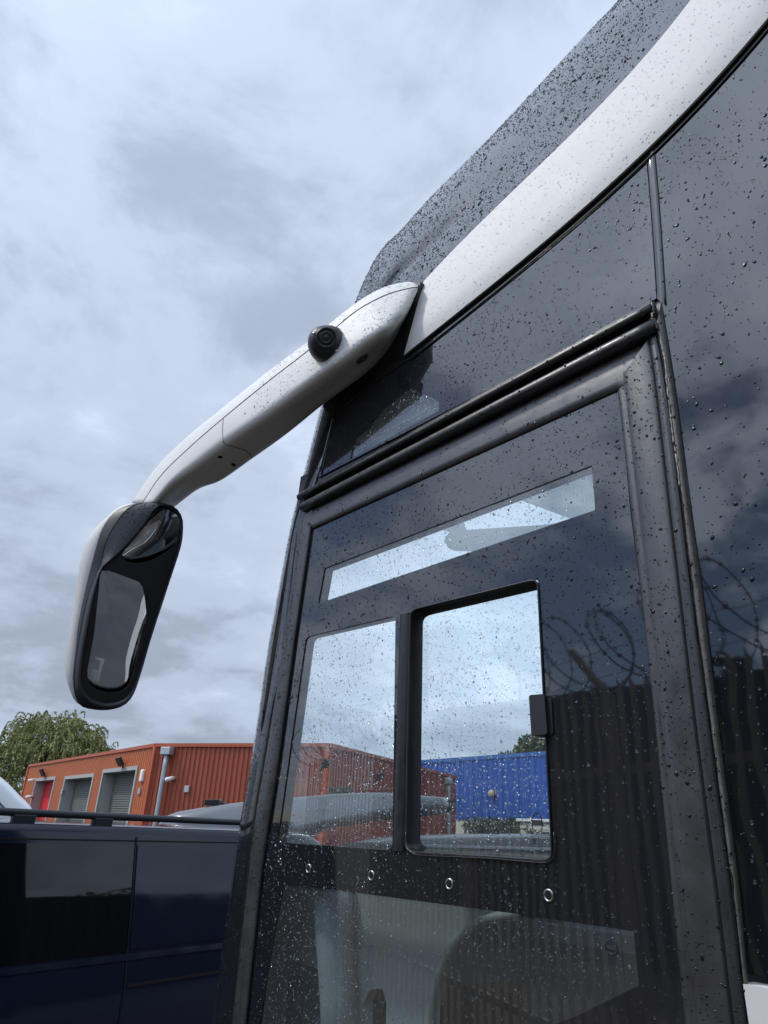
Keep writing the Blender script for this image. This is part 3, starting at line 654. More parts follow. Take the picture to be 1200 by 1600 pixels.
# glasses are convex and tipped down towards the ground beside the coach
def tip(o, c, ang, axis):
    R_ = Matrix.Rotation(math.radians(ang), 4, Vector(axis)); T = Matrix.Translation(Vector(c)); o.data.transform(T@R_@T.inverted())
mg, mc = bulged('mirror_glass', main_g, .024, .0018, 'mirror', head_o, MN); tip(mg, mc, 9, (1, 0, 0)); tip(mg, mc, -5, (0, 0, 1))
wg, wc = bulged('wide_angle_glass', wide_g, .022, .012, 'mirror_wide', head_o, MN); tip(wg, wc, 15, (1, 0, 0)); tip(wg, wc, 5, (0, 0, 1))
stk = [(149, 1025.5), (163.5, 1029.5), (154, 1065), (141, 1061), (144.5, 1044.5), (153.5, 1047), (156.5, 1032), (148.5, 1029)]
MGB = bvh_of(mg); sv = [hit(MGB, *q, .0008)[0] for q in stk]
if all(v is not None for v in sv): mesh('mirror_sticker', sv, [(0, 1, 6, 7), (1, 2, 5, 6), (2, 3, 4, 5)], 'sticker_grey', head_o)

# ================================================================== rain
nx = lambda p, nn: nn[0] < -.5
cl = coach
drops('border_drops', [frit], 11000, .00105, cl, lambda p, nn: nn[0] < -.7 and p[2] > 2.2, label='raindrops on the upper black window border')
drops('border_drops', [frit], 8000, .0010, cl, lambda p, nn: nn[0] < -.7 and p[2] <= 2.2, m='water', sag=.5, label='raindrops on the lower black window border')
def face_out(o):   # single sheets: make them face the outside
    bm = bmesh.new(); bm.from_mesh(o.data)
    for f in bm.faces:
        f.normal_update()
        if f.normal.x > 0: f.normal_flip()
    bm.to_mesh(o.data); bm.free()
for o in (pn1, pn2, pn4, sp, qpane): face_out(o)
drops('pane_drops', [pn1, pn2, qpane], 21000, .0011, cl, nx, rmax=.003, hgt=.45, sag=.4, m='water', label='raindrops on the clear panes')
drops('slider_drops', [sp], 21000, .00105, cl, nx, rmax=.003, hgt=.45, sag=.4, m='water', label='raindrops on the sliding pane')
drops('lower_drops', [pn4], 17000, .0010, cl, nx, rmax=.0026, hgt=.45, sag=.4, m='water', label='raindrops on the lower pane')
drops('side_drops', [sg], 3400, .0012, cl, lambda p, nn: nn[0] < -.7 and p[1] > -.4 and p[2] < 2.25, rmax=.003, m='water', sag=.5, label='raindrops low on the passenger window')
drops('side_drops', [sg], 5200, .0013, cl, lambda p, nn: nn[0] < -.7 and p[1] > -.4 and p[2] >= 2.25, rmax=.0038, label='raindrops on the passenger window')
drops('quarter_drops', [qp], 9500, .0011, cl, lambda p, nn: nn[0] < -.7, label='raindrops on the quarter panel')
drops('fairing_drops', [fair], 8500, .00145, cl, lambda p, nn: (EYE-p)@nn > 0, rmax=.0045, hgt=.7, label='raindrops on the roof fairing')
drops('cantrail_drops', [cant], 4000, .0013, cl, lambda p, nn: nn[0] < -.3, rmax=.0022, hgt=.3, m='water_on_white', orient=True, label='raindrops on the white roof strip')
drops('frame_drops', [jbar, pil, lbar, strip, bead], 11000, .00105, cl, lambda p, nn: (EYE-p)@nn > 0 and nn[0] < -.3, orient=True, label='raindrops on the window frame')
drops('arm_drops', [arm], 7500, .0013, cl, lambda p, nn: (EYE-p)@nn > 0 and p[1] < 1.75 and nn[0] < -.6 and nn[2] > -.35, rmax=.0028, m='water_on_white', label='raindrops on the mirror arm')
drops('rail_drops', [r1, r2, tbar], 2500, .0015, cl, lambda p, nn: (EYE-p)@nn > 0 and nn[0] < -.3, orient=True, label='raindrops on the drip rails')
drops('housing_drops', [head_o], 5200, .0017, cl, lambda p, nn: (EYE-p)@nn > 0 and p[2] > 2.6, label='raindrops on the mirror housing')

# ================================================================== NAVY VAN
VP0 = np.array([1.637, 4.337, 0.]); VD = np.array([.9826, .1857, 0.]); VN = np.array([.1857, -.9826, 0.])   # along the side, out of the side
van = thing('navy_van', 'dark navy blue van with black roof rails parked across the front of the coach', 'van', tuple(VP0+VD*-.6-VN*.9))
def onV(u, v, out_=0.0): return onP(u, v, VP0+VN*out_, VN)
def vp(s, z, o=0.0): return VP0+VD*s+np.array([0, 0, z])+VN*o
print('van s', [(u, v, ((onV(u, v)-VP0)@VD).round(2), onV(u, v)[2].round(3)) for u, v in ((0, 1265), (370, 1275), (0, 1283), (0, 1309), (0, 1514), (210, 1313), (210, 1490), (346, 1470), (217, 1566), (500, 1320), (62, 1275), (185, 1277))])
prof = [(0.30, -.06), (.45, .0), (.85, .035), (1.02, .03), (1.14, .012), (1.20, .0), (1.50, -.045), (1.765, -.095), (1.815, -.102), (1.842, -.112), (1.853, -.135), (1.858, -.30), (1.868, -.9)]
s0, s1 = -2.6, 2.75
def end(s):   # nose rounds off at the far right
    t = max(0, (s-1.7)/(s1-1.7)); return t
rows = []
SS = list(np.linspace(s0, 1.65, 26))+list(np.linspace(1.72, s1, 14))
for s in SS:
    t = end(s); k = math.sqrt(max(0.0, 1-t*t)) if t > 0 else 1
    r = []
    for z, o in prof:
        zz = z if z < 1.2 else 1.2+(z-1.2)*(.25+.75*k)
        r.append(vp(s, zz, o-(1-k)*.85))
    for z, o in reversed(prof[:-1]): 
        zz = z if z < 1.2 else 1.2+(z-1.2)*(.25+.75*k)
        r.append(vp(s, zz, -1.8-o+(1-k)*.85))
    rows.append(r)
vb = loft('van_body', rows, 'navy_paint', van, caps=True)
def vside(z): return np.interp(z, [p[0] for p in prof[:9]], [p[1] for p in prof[:9]])
def vquad(name, s_a, s_b, z_a, z_b, m, lift=.004, nz=8, ns=8, par=van, za2=None, zb2=None):
    rows = []
    for i in range(nz+1):
        r = []
        for j in range(ns+1):
            f = j/ns; lo = z_a+(0 if za2 is None else (za2-z_a)*f); hi = z_b+(0 if zb2 is None else (zb2-z_b)*f)
            z = lo+(hi-lo)*i/nz; r.append(vp(s_a+(s_b-s_a)*f, z, vside(z)+lift))
        rows.append(r)
    return loft(name, rows, m, par)
sd = ((onV(213, 1400)-VP0)@VD)
wl = vquad('side_window', s0+.1, sd-.012, 1.205, 1.755, 'van_glass')
wl['label'] = 'black tinted side window of the van'
vquad('quarter_panel', sd+.012, sd+1.02, 1.215, 1.752, 'navy_paint', .006)
vquad('door_gap', sd-.004, sd+.004, .5, 1.80, 'gap', .0075, nz=24, ns=1)
vquad('gutter_gap', s0, 1.7, 1.772, 1.779, 'gap', .004, nz=1, ns=20)
vquad('slide_rail_slot', sd+.02, sd+.95, 1.035, 1.052, 'gap', .004, nz=2)
vquad('belt_moulding', s0, 1.7, 1.165, 1.195, 'navy_paint', .010, nz=4, ns=20)
rz = 1.905
def rp(s, z, o): return vp(s, z, o)
rl_ = tube('roof_rail', [rp(s, rz+.0, -.17) for s in np.linspace(s0+.3, 1.6, 30)]+[rp(1.7, 1.88, -.17), rp(1.78, 1.845, -.17)], .021, 'rail_black', van, seg=10)
for s in (-2.2, ((onV(62, 1275)-VP0)@VD), ((onV(186, 1277)-VP0)@VD)*1.0, 1.6):
    box('rail_foot', rp(s, 1.868, -.17), VD*.065, VN*.02, (0, 0, .03), 'rail_black', van, bevel=.008)
vquad('sliding_door', s0+.6, sd-.012, .5, 1.155, 'navy_paint', .006)
def wheel(parent, c, axis, r=.33):
    a = unit(axis); e1 = np.array([0, 0, 1.]); e2 = np.cross(a, e1)
    w = loft('wheel', [disc_pts(c+a*h, e1, e2, q, 28) for q, h in ((r*.62, .09), (r*.9, .10), (r, .07), (r, -.07), (r*.9, -.1), (r*.62, -.09))], 'tyre', parent, closed=True)
    loft('rim', [disc_pts(c+a*h, e1, e2, q, 28) for q, h in ((r*.64, .085), (r*.6, .06), (r*.15, .075), (.01, .08))], 'galv', w, closed=True)
for s in (-1.8, 1.7): wheel(van, vp(s, .33, -.10), VN); wheel(van, vp(s, .33, -1.7), -VN)
drops('van_drops', [vb, wl], 900, .0022, van, lambda p, nn: (EYE-p)@nn > 0 and p[2] > 1.55 and p[0] > .8, rmax=.004, label='raindrops on the van roof edge')

# ================================================================== WHITE VAN (left edge)
wv = thing('white_van', 'large white van nose rising behind the navy van at the left edge', 'van', (1.9, 9.0, 0))
WY = 8.2
pr = [(-60, 1188), (-30, 1193), (0, 1207), (20, 1222), (40, 1243), (57, 1260), (66, 1285), (70, 1330), (74, 1440)]
prw = [onY(*q, WY) for q in cat(pr, 26)]
rows = []
for dy, sh in ((0.25, .0), (.08, .0), (0, .0), (-.0, .0)): pass
cw = np.array([prw[0][0]-.6, WY, 1.2])
rows = [[p+np.array([-(.30 if i else .3), -.0, -.0])*0+(cw-p)*k*np.array([1, 0, 1])+np.array([0, dy, 0]) for i, p in enumerate(prw)] for k, dy in ((.6, -.02), (.16, .0), (.06, .05), (0, .2), (0, 1.0), (0, 1.8), (.06, 1.95), (.16, 2.0), (.6, 2.02))]
wb = loft('van_body', rows, 'van_white', wv)
box('van_box', (prw[0][0]-1.6, WY+1.0, 1.6), (1.7, 0, 0), (0, .98, 0), (0, 0, 1.15), 'van_white', wv, bevel=.1)
tube('roof_seam', [p+(cw-p)*.14*np.array([1, 0, 1])+np.array([0, -.004, 0]) for p in prw[2:16]], .008, 'grey_paint', wv, seg=5)
for x in (prw[-1][0]-.7, prw[-1][0]-3.0): wheel(wv, np.array([x, WY+.08, .35]), (0, -1, 0), .35)

# ================================================================== GREY VAN with its tailgate up
GN = unit((-.62, -.785, 0)); GP = np.array([.62*9.2, .785*9.2, 0.])
gv = thing('grey_van', 'silver grey van with raised tailgate behind the navy van, seen partly through the coach glass', 'van', tuple(GP+np.array([-.5, 1.4, 0])))
def onG(u, v, d=0.0): return onP(u, v, GP-GN*d, GN)
gout = [(250, 1274), (300, 1262), (340, 1256), (380, 1251), (463, 1244), (520, 1239), (570, 1237), (613, 1237), (660, 1241), (706, 1245), (715, 1250), (711, 1262), (705, 1271), (660, 1273), (613, 1277), (575, 1283), (540, 1290), (500, 1300), (470, 1330), (455, 1400), (450, 1490), (300, 1490), (240, 1470), (215, 1400), (225, 1310)]
g3 = [onG(*q) for q in cat(gout, 70, closed=True)]; gc = np.mean(g3, axis=0); gc[2] = 1.5
def gsh(p, k): return p+np.array([(gc-p)[0]*k*.25, (gc-p)[1]*k*.25, -abs(p[2]-2.0)*0-k*.05 if p[2] > 1.95 else 0])
gr = [[gsh(p, .8)+np.array([0, 0, -.02]) for p in g3], [gsh(p, .25)-GN*.08 for p in g3], [p-GN*.35 for p in g3], [p-GN*1.3 for p in g3], [gsh(p, .25)-GN*1.6 for p in g3], [gsh(p, .8)-GN*1.7 for p in g3]]
gr[0] = [p+GN*.0 for p in gr[0]]
gb = loft('van_body', gr, 'grey_paint', gv, closed=True, caps=True)
prism_px('tailgate_lining', [(508, 1293), (545, 1275), (580, 1262), (614, 1252), (650, 1247), (712, 1250), (709, 1264), (700, 1270), (650, 1270), (614, 1275.5), (575, 1281), (540, 1288)], [], lambda u, v: onG(u, v, .33), tuple(-GN*.03), 'dark_paint', gv)
for (u, v, w) in ((333, 1254, 12), (533, 1235, 20)):
    c = onG(u, v, .45); e = unit(onG(u+5, v, .45)-c)
    m_ = w*np.linalg.norm(onG(u+1, v)-onG(u, v)); box('roof_vent', c, e*m_, GN*.12, (0, 0, .035), 'rail_black', gv, bevel=.01)
tube('roof_aerial', [onG(345, 1256, .4), onG(352, 1254, .3), onG(358, 1262, .25)], .012, 'rail_black', gv, seg=6)
for u in (285, 420): c = onG(u, 1470); wheel(gv, np.array([c[0], c[1], .33])-GN*.12, GN)

# ================================================================== DARK CAR (seen through the slider)
DN = unit((-.72, -.69, 0)); DPp = np.array([.72*7.0, .69*7.0, 0.])
dc = thing('dark_car', 'dark grey car roof with shark-fin aerial beyond the coach windscreen', 'car', tuple(DPp+np.array([.9, .5, 0])))
def onD(u, v, d=0.0): return onP(u, v, DPp-DN*d, DN)
dout = [(520, 1326), (548, 1316), (585, 1310), (630, 1306), (700, 1304), (780, 1303), (850, 1303), (905, 1306), (960, 1318), (1000, 1345), (1060, 1370), (1090, 1400), (1095, 1470), (460, 1470), (455, 1400), (480, 1350)]
d3 = [onD(*q) for q in cat(dout, 60, closed=True)]; dcn = np.mean(d3, axis=0)
def dsh(p, k): return p+np.array([(dcn-p)[0]*k*.15, (dcn-p)[1]*k*.15, -k*.06 if p[2] > 1.5 else 0])
loft('car_body', [[dsh(p, 1) for p in d3], [dsh(p, .35)-DN*.15 for p in d3], [p-DN*.5 for p in d3], [p-DN*1.2 for p in d3], [dsh(p, .5)-DN*1.6 for p in d3]], 'dark_paint', dc, closed=True, caps=True)
c = onD(766, 1304, .6); e = unit(onD(780, 1304, .6)-c)
mesh('aerial', [c-e*.08, c+e*.09, c+e*.10+np.array([0, 0, .05]), c-e*.08-DN*.02, c+e*.09-DN*.02], [(0, 1, 2), (3, 4, 2), (0, 3, 2), (1, 4, 2)], 'rail_black', dc)
for u in (560, 930): c = onD(u, 1440); wheel(dc, np.array([c[0], c[1], .32])-DN*.12, DN)

# ================================================================== ORANGE WAREHOUSE
A_, B_, C_ = onZ(47, 1197, 6.0), onZ(245, 1165, 6.0), onZ(515, 1165, 6.0); E_ = onZ(712, 1215, 6.0)
wh = thing('orange_warehouse', 'orange ribbed metal warehouse with roller shutters and one red door', 'warehouse', (B_[0]+5, B_[1], 0))
def clad(name, p, q, z0, z1, m, parent, pitch=.33, dep=.06, holes=()):
    p = np.array([p[0], p[1], 0.]); q = np.array([q[0], q[1], 0.]); Ln = np.linalg.norm(q-p); d = (q-p)/Ln
    nrm = np.array([d[1], -d[0], 0.]); 
    if nrm@(-p) < 0: nrm = -nrm
    V = []; Fc = []
    s = 0; xs = []
    k = 0
    while s < Ln: xs += [(s, 0), (s+pitch*.35, 0), (s+pitch*.5, dep), (s+pitch*.85, dep)]; s += pitch
    xs = [x for x in xs if x[0] < Ln]+[(Ln, 0)]
    zs = [z0, z1]
    def inhole(s, h): return h[0] < s < h[1]
    for (a, oa), (b, ob) in zip(xs[:-1], xs[1:]):
        mid = (a+b)/2; spans = [(z0, z1)]
        for h in holes:
            if inhole(mid, h): spans = [(z0, h[2])] if h[2] > z0+.01 else []; spans.append((h[3], z1))
        for lo, hi in spans:
            i = len(V); V += [p+d*a+nrm*oa+np.array([0, 0, lo]), p+d*b+nrm*ob+np.array([0, 0, lo]), p+d*b+nrm*ob+np.array([0, 0, hi]), p+d*a+nrm*oa+np.array([0, 0, hi])]; Fc.append((i, i+1, i+2, i+3))
    return mesh(name, V, Fc, m, parent), p, d, nrm, Ln
AB = unit(B_[:2]-A_[:2]); 
nAB = np.array([AB[1], -AB[0], 0]);  nAB = nAB if nAB@(-A_) > 0 else -nAB
def onW(u, v): return onP(u, v, B_, nAB)
def sW(u, v): p = onW(u, v); return (p[:2]-A_[:2])@AB, p[2]
openings = []
for (ul, vt, ur, vt2) in ((58, 1221, 87, 1218), (104, 1218, 147, 1214), (164, 1208, 215, 1203)):
    sa, za = sW(ul, vt); sb, zb_ = sW(ur, vt2); openings.append((sa, sb, 0, (za+zb_)/2))
print('openings', [[round(x, 2) for x in o] for o in openings])
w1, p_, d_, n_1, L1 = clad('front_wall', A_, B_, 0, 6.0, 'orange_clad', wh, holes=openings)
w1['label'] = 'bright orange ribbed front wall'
w2, p2, d2, n_2, L2 = clad('side_wall', B_, C_, 0, 6.0, 'orange_shaded_worn', wh)
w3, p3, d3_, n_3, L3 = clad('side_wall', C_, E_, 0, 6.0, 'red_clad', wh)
Bk = A_+np.array([30, 6, 0]); Ek = E_+np.array([-4, 30, 0])
mesh('roof', [(A_[0], A_[1], 5.9), (B_[0], B_[1], 5.9), (C_[0], C_[1], 5.9), (E_[0], E_[1], 5.9), (Ek[0], Ek[1], 5.9), (Bk[0], Bk[1], 5.9)], [(0, 1, 2, 3, 4, 5)], 'orange_trim', wh)
mesh('rear_wall', [(E_[0], E_[1], 0), (Ek[0], Ek[1], 0), (Ek[0], Ek[1], 5.9), (E_[0], E_[1], 5.9), (Bk[0], Bk[1], 0), (Bk[0], Bk[1], 5.9), (A_[0], A_[1], 0), (A_[0], A_[1], 5.9)], [(0, 1, 2, 3), (1, 4, 5, 2), (4, 6, 7, 5)], 'red_clad', wh)
for a, b in ((A_, B_), (B_, C_), (C_, E_)):
    a0 = np.array([a[0], a[1], 6.02]); b0 = np.array([b[0], b[1], 6.02]); d = unit(b0-a0); nn = np.array([d[1], -d[0], 0]); nn = nn if nn@(-a0) > 0 else -nn
    box('roof_trim', (a0+b0)/2+nn*.05, d*np.linalg.norm(b0-a0)/2, nn*.10, (0, 0, .10), 'orange_trim', wh)
for q, k in ((B_, 1), (A_, 1), (C_, 1)):
    box('corner_trim', (q[0], q[1], 2.95), (.16, 0, 0), (0, .16, 0), (0, 0, 2.97), 'orange_trim', wh)
for i, (sa, sb, z0, z1) in enumerate(openings):
    c = p_+d_*((sa+sb)/2); hw = (sb-sa)/2; rec = .75
    m_ = 'red_door' if i == 0 else 'shutter'
    dr_ = box('roller_door', c-n_1*rec+np.array([0, 0, z1/2]), d_*hw, n_1*.03, (0, 0, z1/2), m_, wh)
    dr_['label'] = 'red roller door' if i == 0 else 'grey roller shutter'
    merged('door_frame', [box_vf(p_+d_*(sa-.12)-n_1*(rec/2-.06)+np.array([0, 0, z1/2]), d_*.12, n_1*(rec/2+.06), (0, 0, z1/2)),
                          box_vf(p_+d_*(sb+.12)-n_1*(rec/2-.06)+np.array([0, 0, z1/2]), d_*.12, n_1*(rec/2+.06), (0, 0, z1/2)),
                          box_vf(c-n_1*(rec/2-.06)+np.array([0, 0, z1+.12]), d_*(hw+.24), n_1*(rec/2+.06), (0, 0, .12))], 'reveal', dr_)
# rainwater pipes with hopper heads
def downpipe(base, top, nn, parent, r=.14):
    o = tube('downpipe', [(base[0], base[1], z) for z in np.linspace(0, top, 8)], r, 'galv', parent, seg=12)
    d = np.array([-nn[1], nn[0], 0]); box('hopper', (base[0], base[1], top+.10), d*.34, nn*.24, (0, 0, .22), 'galv', o, bevel=.04)
q = onP(257, 1200, B_+n_2*.35, n_2); downpipe(q, 5.55, n_2, wh)
q = onP(701, 1240, E_+n_3*.35, n_3); downpipe(q, 5.45, n_3, wh)
# floodlights, cameras and small wall fittings
def flood(u, v, pl, nn, sc=1.0):
    c = onP(u, v, pl+nn*.45, nn); d = np.array([-nn[1], nn[0], 0.])
    a = unit(nn*.75+np.array([0, 0, -.5])); b = np.cross(d, a)
    o = box('floodlight', c, d*.42*sc, a*.09, b*.30*sc, 'lamp_black', wh, bevel=.03)
    tube('bracket', [c-a*.05, c-nn*.3+np.array([0, 0, -.35]), c-nn*.45+np.array([0, 0, -.35])], .05, 'lamp_black', o, seg=6)
def cctv(u, v, pl, nn):
    c = onP(u, v, pl+nn*.35, nn); a = unit(nn*.8+np.array([-.3, 0, -.25]))
    o = tube('wall_camera', [c-a*.3, c+a*.3], .13, 'lamp_white', wh, seg=10); tube('bracket', [c, c-nn*.35], .05, 'lamp_white', o, seg=6)
flood(66, 1207, B_, n_1, 1.1); flood(187, 1190, B_, n_1, 1.0); flood(594, 1213, E_, n_3, .8); flood(509, 1193, E_, n_3, .8)
cctv(50, 1219, B_, n_1); cctv(266, 1217, B_, n_2); cctv(46, 1245, B_, n_1)
c = onP(222, 1212, B_+n_1*.15, n_1); box('wall_light', c, d_*.22, n_1*.1, (0, 0, .36), 'lamp_white', wh, bevel=.08)
for (u, v, pl, nn, dd) in ((292, 1233, B_, n_2, d2), (218, 1236, B_, n_1, d_), (97, 1238, B_, n_1, d_)):
    c = onP(u, v, pl+nn*.12, nn); box('junction_box', c, dd*.16, nn*.06, (0, 0, .18), 'galv', wh, bevel=.02)

# ================================================================== BLUE WAREHOUSE
P1, P2 = onZ(640, 1193, 8.0), onZ(1000, 1166, 8.0)
P1 = np.array([50.2, 54, 8]); P2 = np.array([47.6, 20, 8])
bw = thing('blue_warehouse', 'long bright blue metal warehouse with cream base, seen through the sliding pane', 'warehouse', (58, 38, 0))
clad('blue_wall', P1, P2, 3.0, 8.0, 'blue_clad', bw, pitch=.6, dep=.08)
dB = unit(P2-P1); nB = np.array([dB[1], -dB[0], 0]); nB = nB if nB@(-P1) > 0 else -nB
box('roof_trim', (P1+P2)/2+np.array([0, 0, .05]), dB*np.linalg.norm(P2-P1)/2, nB*.12, (0, 0, .16), 'blue_trim', bw)
box('base_wall', (P1+P2)/2*np.array([1, 1, 0])-nB*.2+np.array([0, 0, 1.5]), dB*np.linalg.norm(P2-P1)/2, nB*.15, (0, 0, 1.5), 'cream_wall', bw)
mesh('roof', [P1-np.array([0, 0, .1]), P2-np.array([0, 0, .1]), P2-nB*16-np.array([0, 0, .1]), P1-nB*16-np.array([0, 0, .1])], [(0, 1, 2, 3)], 'blue_trim', bw)
c = onP(768, 1240, P1+nB*.3, nB); loft('wall_lamp', [disc_pts(c+nB*h, dB, (0, 0, 1), r, 14) for r, h in ((.15, -.25), (.32, 0), (.29, .12), (.1, .2))], 'lamp_beige', bw, closed=True, caps=True)

# hedge, cream kiosk, little bin in front of the blue warehouse
def leaves(name, centres, radii, n, size, m, parent=None, droop=0, seed=1):
    r = np.random.default_rng(seed); V = []; Fc = []
    w = np.array([np.prod(q) for q in radii])**.67; w /= w.sum()
    for i in r.choice(len(centres), n, p=w):
        d = unit(r.normal(size=3)); rad = r.random()**.45; p = np.array(centres[i])+d*np.array(radii[i])*rad
        e1 = unit(r.normal(size=3)+np.array([0, 0, -droop*3])); e2 = unit(np.cross(e1, r.normal(size=3))); s = size*(.6+.8*r.random())
        k = len(V); V += [p-e1*s*(1+droop), p+e2*s*.42, p+e1*s*(1+droop), p-e2*s*.42]; Fc.append((k, k+1, k+2, k+3))
    return mesh(name, V, Fc, m, parent)
def hedge_at(s, w, h, seed):
    b = P1+dB*s+nB*2.6; b[2] = 0; cs = [b+dB*x+np.array([0, 0, z]) for x in np.linspace(-w/2, w/2, 5) for z in (h*.3, h*.72)]
    o = thing('hedge_bush', 'LBL', 'bush', tuple(b), 'bushes against the blue warehouse'); leaves('foliage', cs, [(w*.22, w*.22, h*.32)]*len(cs), 1500, .16, 'leaf_hedge', o, seed=seed)
    for x in (-w*.25, w*.1): tube('stem', [b+dB*x, b+dB*x*1.2+np.array([0, 0, h*.7])], [.08, .03], 'bark', o, seg=6)
    return o
def sB(u, v): p = onP(u, v, P1+nB*2.6, nB); return (p-P1)@dB
hs = [(sB(752, 1290), 'rounded dark bush beside the bare cream base, left end of the bushes'), (sB(778, 1290), 'dark bush between two others under the blue wall'), (sB(808, 1290), 'dark bush next to the pale kiosk')]
for i, (s, lb) in enumerate(hs):
    o = hedge_at(s, 3.0, 3.1, 30+i); o['label'] = lb
kb = P1+dB*sB(850, 1290)+nB*2.2; kb[2] = 0
ki = thing('kiosk', 'pale cream kiosk beside the bushes under the blue warehouse', 'kiosk', tuple(kb))
box('walls', kb+np.array([0, 0, 1.45]), dB*1.9, nB*.9, (0, 0, 1.45), 'cream_wall', ki, bevel=.03)
box('roof', kb+np.array([0, 0, 2.98]), dB*2.1, nB*1.1, (0, 0, .10), 'lamp_white', ki, bevel=.03)
for s_ in (-.9, .5): box('window', kb+dB*s_+nB*.91+np.array([0, 0, 1.9]), dB*.35, nB*.02, (0, 0, .35), 'lens', ki)

# ================================================================== TREES
def tree(label, base, h, cw, m, n, seed, droop=0, leaf=.22):
    o = thing('tree', label, 'tree', tuple(base)); r = random.Random(seed); b = np.array(base, float)
    tr = [b+np.array([math.sin(k*1.3)*.15, math.cos(k)*.1, h*.12*k]) for k in range(6)]
    tube('trunk', tr, [h*.035*(1-.13*k) for k in range(6)], 'bark', o, seg=9)
    cs = []; rs = []
    for k in range(16):
        a = k*2.4; z = h*(.42+.5*((k*.618) % 1)); q = 1-abs((z/h)-.58)*1.25; rad = cw*.5*q*(.35+.6*r.random())
        c = b+np.array([math.cos(a)*rad, math.sin(a)*rad, z]); cs.append(c); rs.append((cw*.17, cw*.17, h*.085*(1+droop)))
        st = b+np.array([0, 0, h*.42]); mid = (st+c)/2+np.array([0, 0, h*.04]); tube('limb', [st, mid, c], [h*.012, h*.008, h*.003], 'bark', o, seg=5)
        if droop:
            for _ in range(2): cs.append(c+np.array([math.cos(a)*cw*.10, math.sin(a)*cw*.10, -h*.10*(1+_)])); rs.append((cw*.09, cw*.09, h*.10))
    cs.append(b+np.array([0, 0, h*.88])); rs.append((cw*.2, cw*.2, h*.1))
    leaves('crown', cs, rs, n, leaf, m, o, droop, seed)
    return o
tb = onZ(98, 1165, 8.0); tdir = unit(np.array([tb[0], tb[1], 0])); tr_p = tdir*78
def tz(v_top, dist, u): d = ray(u, v_top); return H+d[2]/math.hypot(d[0], d[1])*dist
def willow(label, base, h, cw, seed):
    o = thing('willow_tree', label, 'tree', tuple(base)); r = np.random.default_rng(seed); b = np.array(base, float)
    tube('trunk', [b+np.array([.25*math.sin(k), .1*k, h*.1*k]) for k in range(6)], [h*.035*(1-.12*k) for k in range(6)], 'bark', o, seg=9)
    V = []; Fc = []; tops = []
    for k in range(26):
        a = k*2.4; q = ((k*.618) % 1); rad = cw*.40*math.sqrt((k+.5)/26); z = h*(.97-.42*(rad/(cw*.40))**2)-r.random()*h*.05
        tops.append(b+np.array([math.cos(a)*rad, math.sin(a)*rad, z]))
        if k % 2: tops.append(b+np.array([math.cos(a+.5)*rad*.9, math.sin(a+.5)*rad*.9, z-h*.2]))
    for tpt in tops:
        st = b+np.array([0, 0, h*.4]); tube('limb', [st, (st+tpt)/2+np.array([0, 0, h*.08]), tpt-np.array([0, 0, .6])], [h*.012, h*.007, h*.002], 'bark', o, seg=5)
        for s_ in range(52):
            d = unit(r.normal(size=3)*np.array([1, 1, .55])); R0 = 1.7*r.random()**.5; p = tpt+d*R0; out_ = unit((p-b)*np.array([1, 1, 0]))
            n_ = int(12+r.random()*14); ln = .7+r.random()*2.0; wob = r.normal(size=3)*.12; lift = .25+r.random()*.35
            for q in range(n_):
                f = q/n_; c = p+out_*(f*.8+lift*.4*math.sin(f*3))+wob*f*3+np.array([0, 0, lift*math.sin(f*2.6)*1.0-ln*f*f])
                e1 = unit(np.array([0, 0, -1.])*(.3+f)+out_*.6+r.normal(size=3)*.55); e2 = unit(np.cross(e1, r.normal(size=3))); L_ = .17+.12*r.random()
                kk = len(V); V += [c-e1*L_, c+e2*L_*.28, c+e1*L_, c-e2*L_*.28]; Fc.append((kk, kk+1, kk+2, kk+3))
    mesh('crown', V, Fc, 'leaf_willow', o); return o
dd = ray(84, 1180); willow('weeping willow rising behind the left end of the orange warehouse', (dd[0]*98, dd[1]*98, 0), tz(1120, 98, 100), 18.5, 3)
hgt = tz(1143, 75, 830); dd = ray(834, 1180); tree('green tree showing over the blue warehouse roof', (dd[0]*75, dd[1]*75, 0), hgt, 8.5, 'leaf_dark', 9000, 5, leaf=.24)
hgt = tz(1180, 80, 652); dd = ray(650, 1190); tree('small tree top between the orange and blue warehouses', (dd[0]*85, dd[1]*85, 0), tz(1182, 85, 650), 5.0, 'leaf_willow', 4000, 6, leaf=.22)

# ================================================================== behind the photographer: fence, razor wire, dark building
f1, f2_ = refl(583, 1170, 3.0), refl(935, 1085, 3.0); fd = unit((f1-f2_)*np.array([1, 1, 0])); fb = np.array([f2_[0], f2_[1], 0.]); fn = np.array([fd[1], -fd[0], 0.]); fn = fn if fn[0] > 0 else -fn
fence = thing('palisade_fence', 'tall galvanised palisade fence reflected dark in the coach glass', 'fence', tuple(fb))
s = -6.0; ch = []; k = 0
npale = 0
while s < 9.0:
    b = fb+fd*s
    w = .034; hh = 2.95+.0*random.random()
    v = [b-fd*w, b+fn*.02, b+fd*w, b+fd*w+np.array([0, 0, hh]), b+fd*w*.9+np.array([0, 0, hh+.06]), b+fn*.02+np.array([0, 0, hh+.14]), b-fd*w*.9+np.array([0, 0, hh+.06]), b-fd*w+np.array([0, 0, hh]), b+fn*.02+np.array([0, 0, hh])]
    fcs = [(0, 1, 8, 7), (1, 2, 3, 8), (7, 8, 5, 6), (8, 3, 4, 5)]
    if npale < 98: mesh('pale', v, fcs, 'fence_pale', fence); npale += 1
    s += .155
for z in (.5, 2.4): box('cross_rail', fb+fd*1.5-fn*.05+np.array([0, 0, z]), fd*7.5, fn*.02, (0, 0, .03), 'fence_pale', fence)
lf, lr_ = refl(527, 1100, 3.45), refl(905, 1035, 3.45)
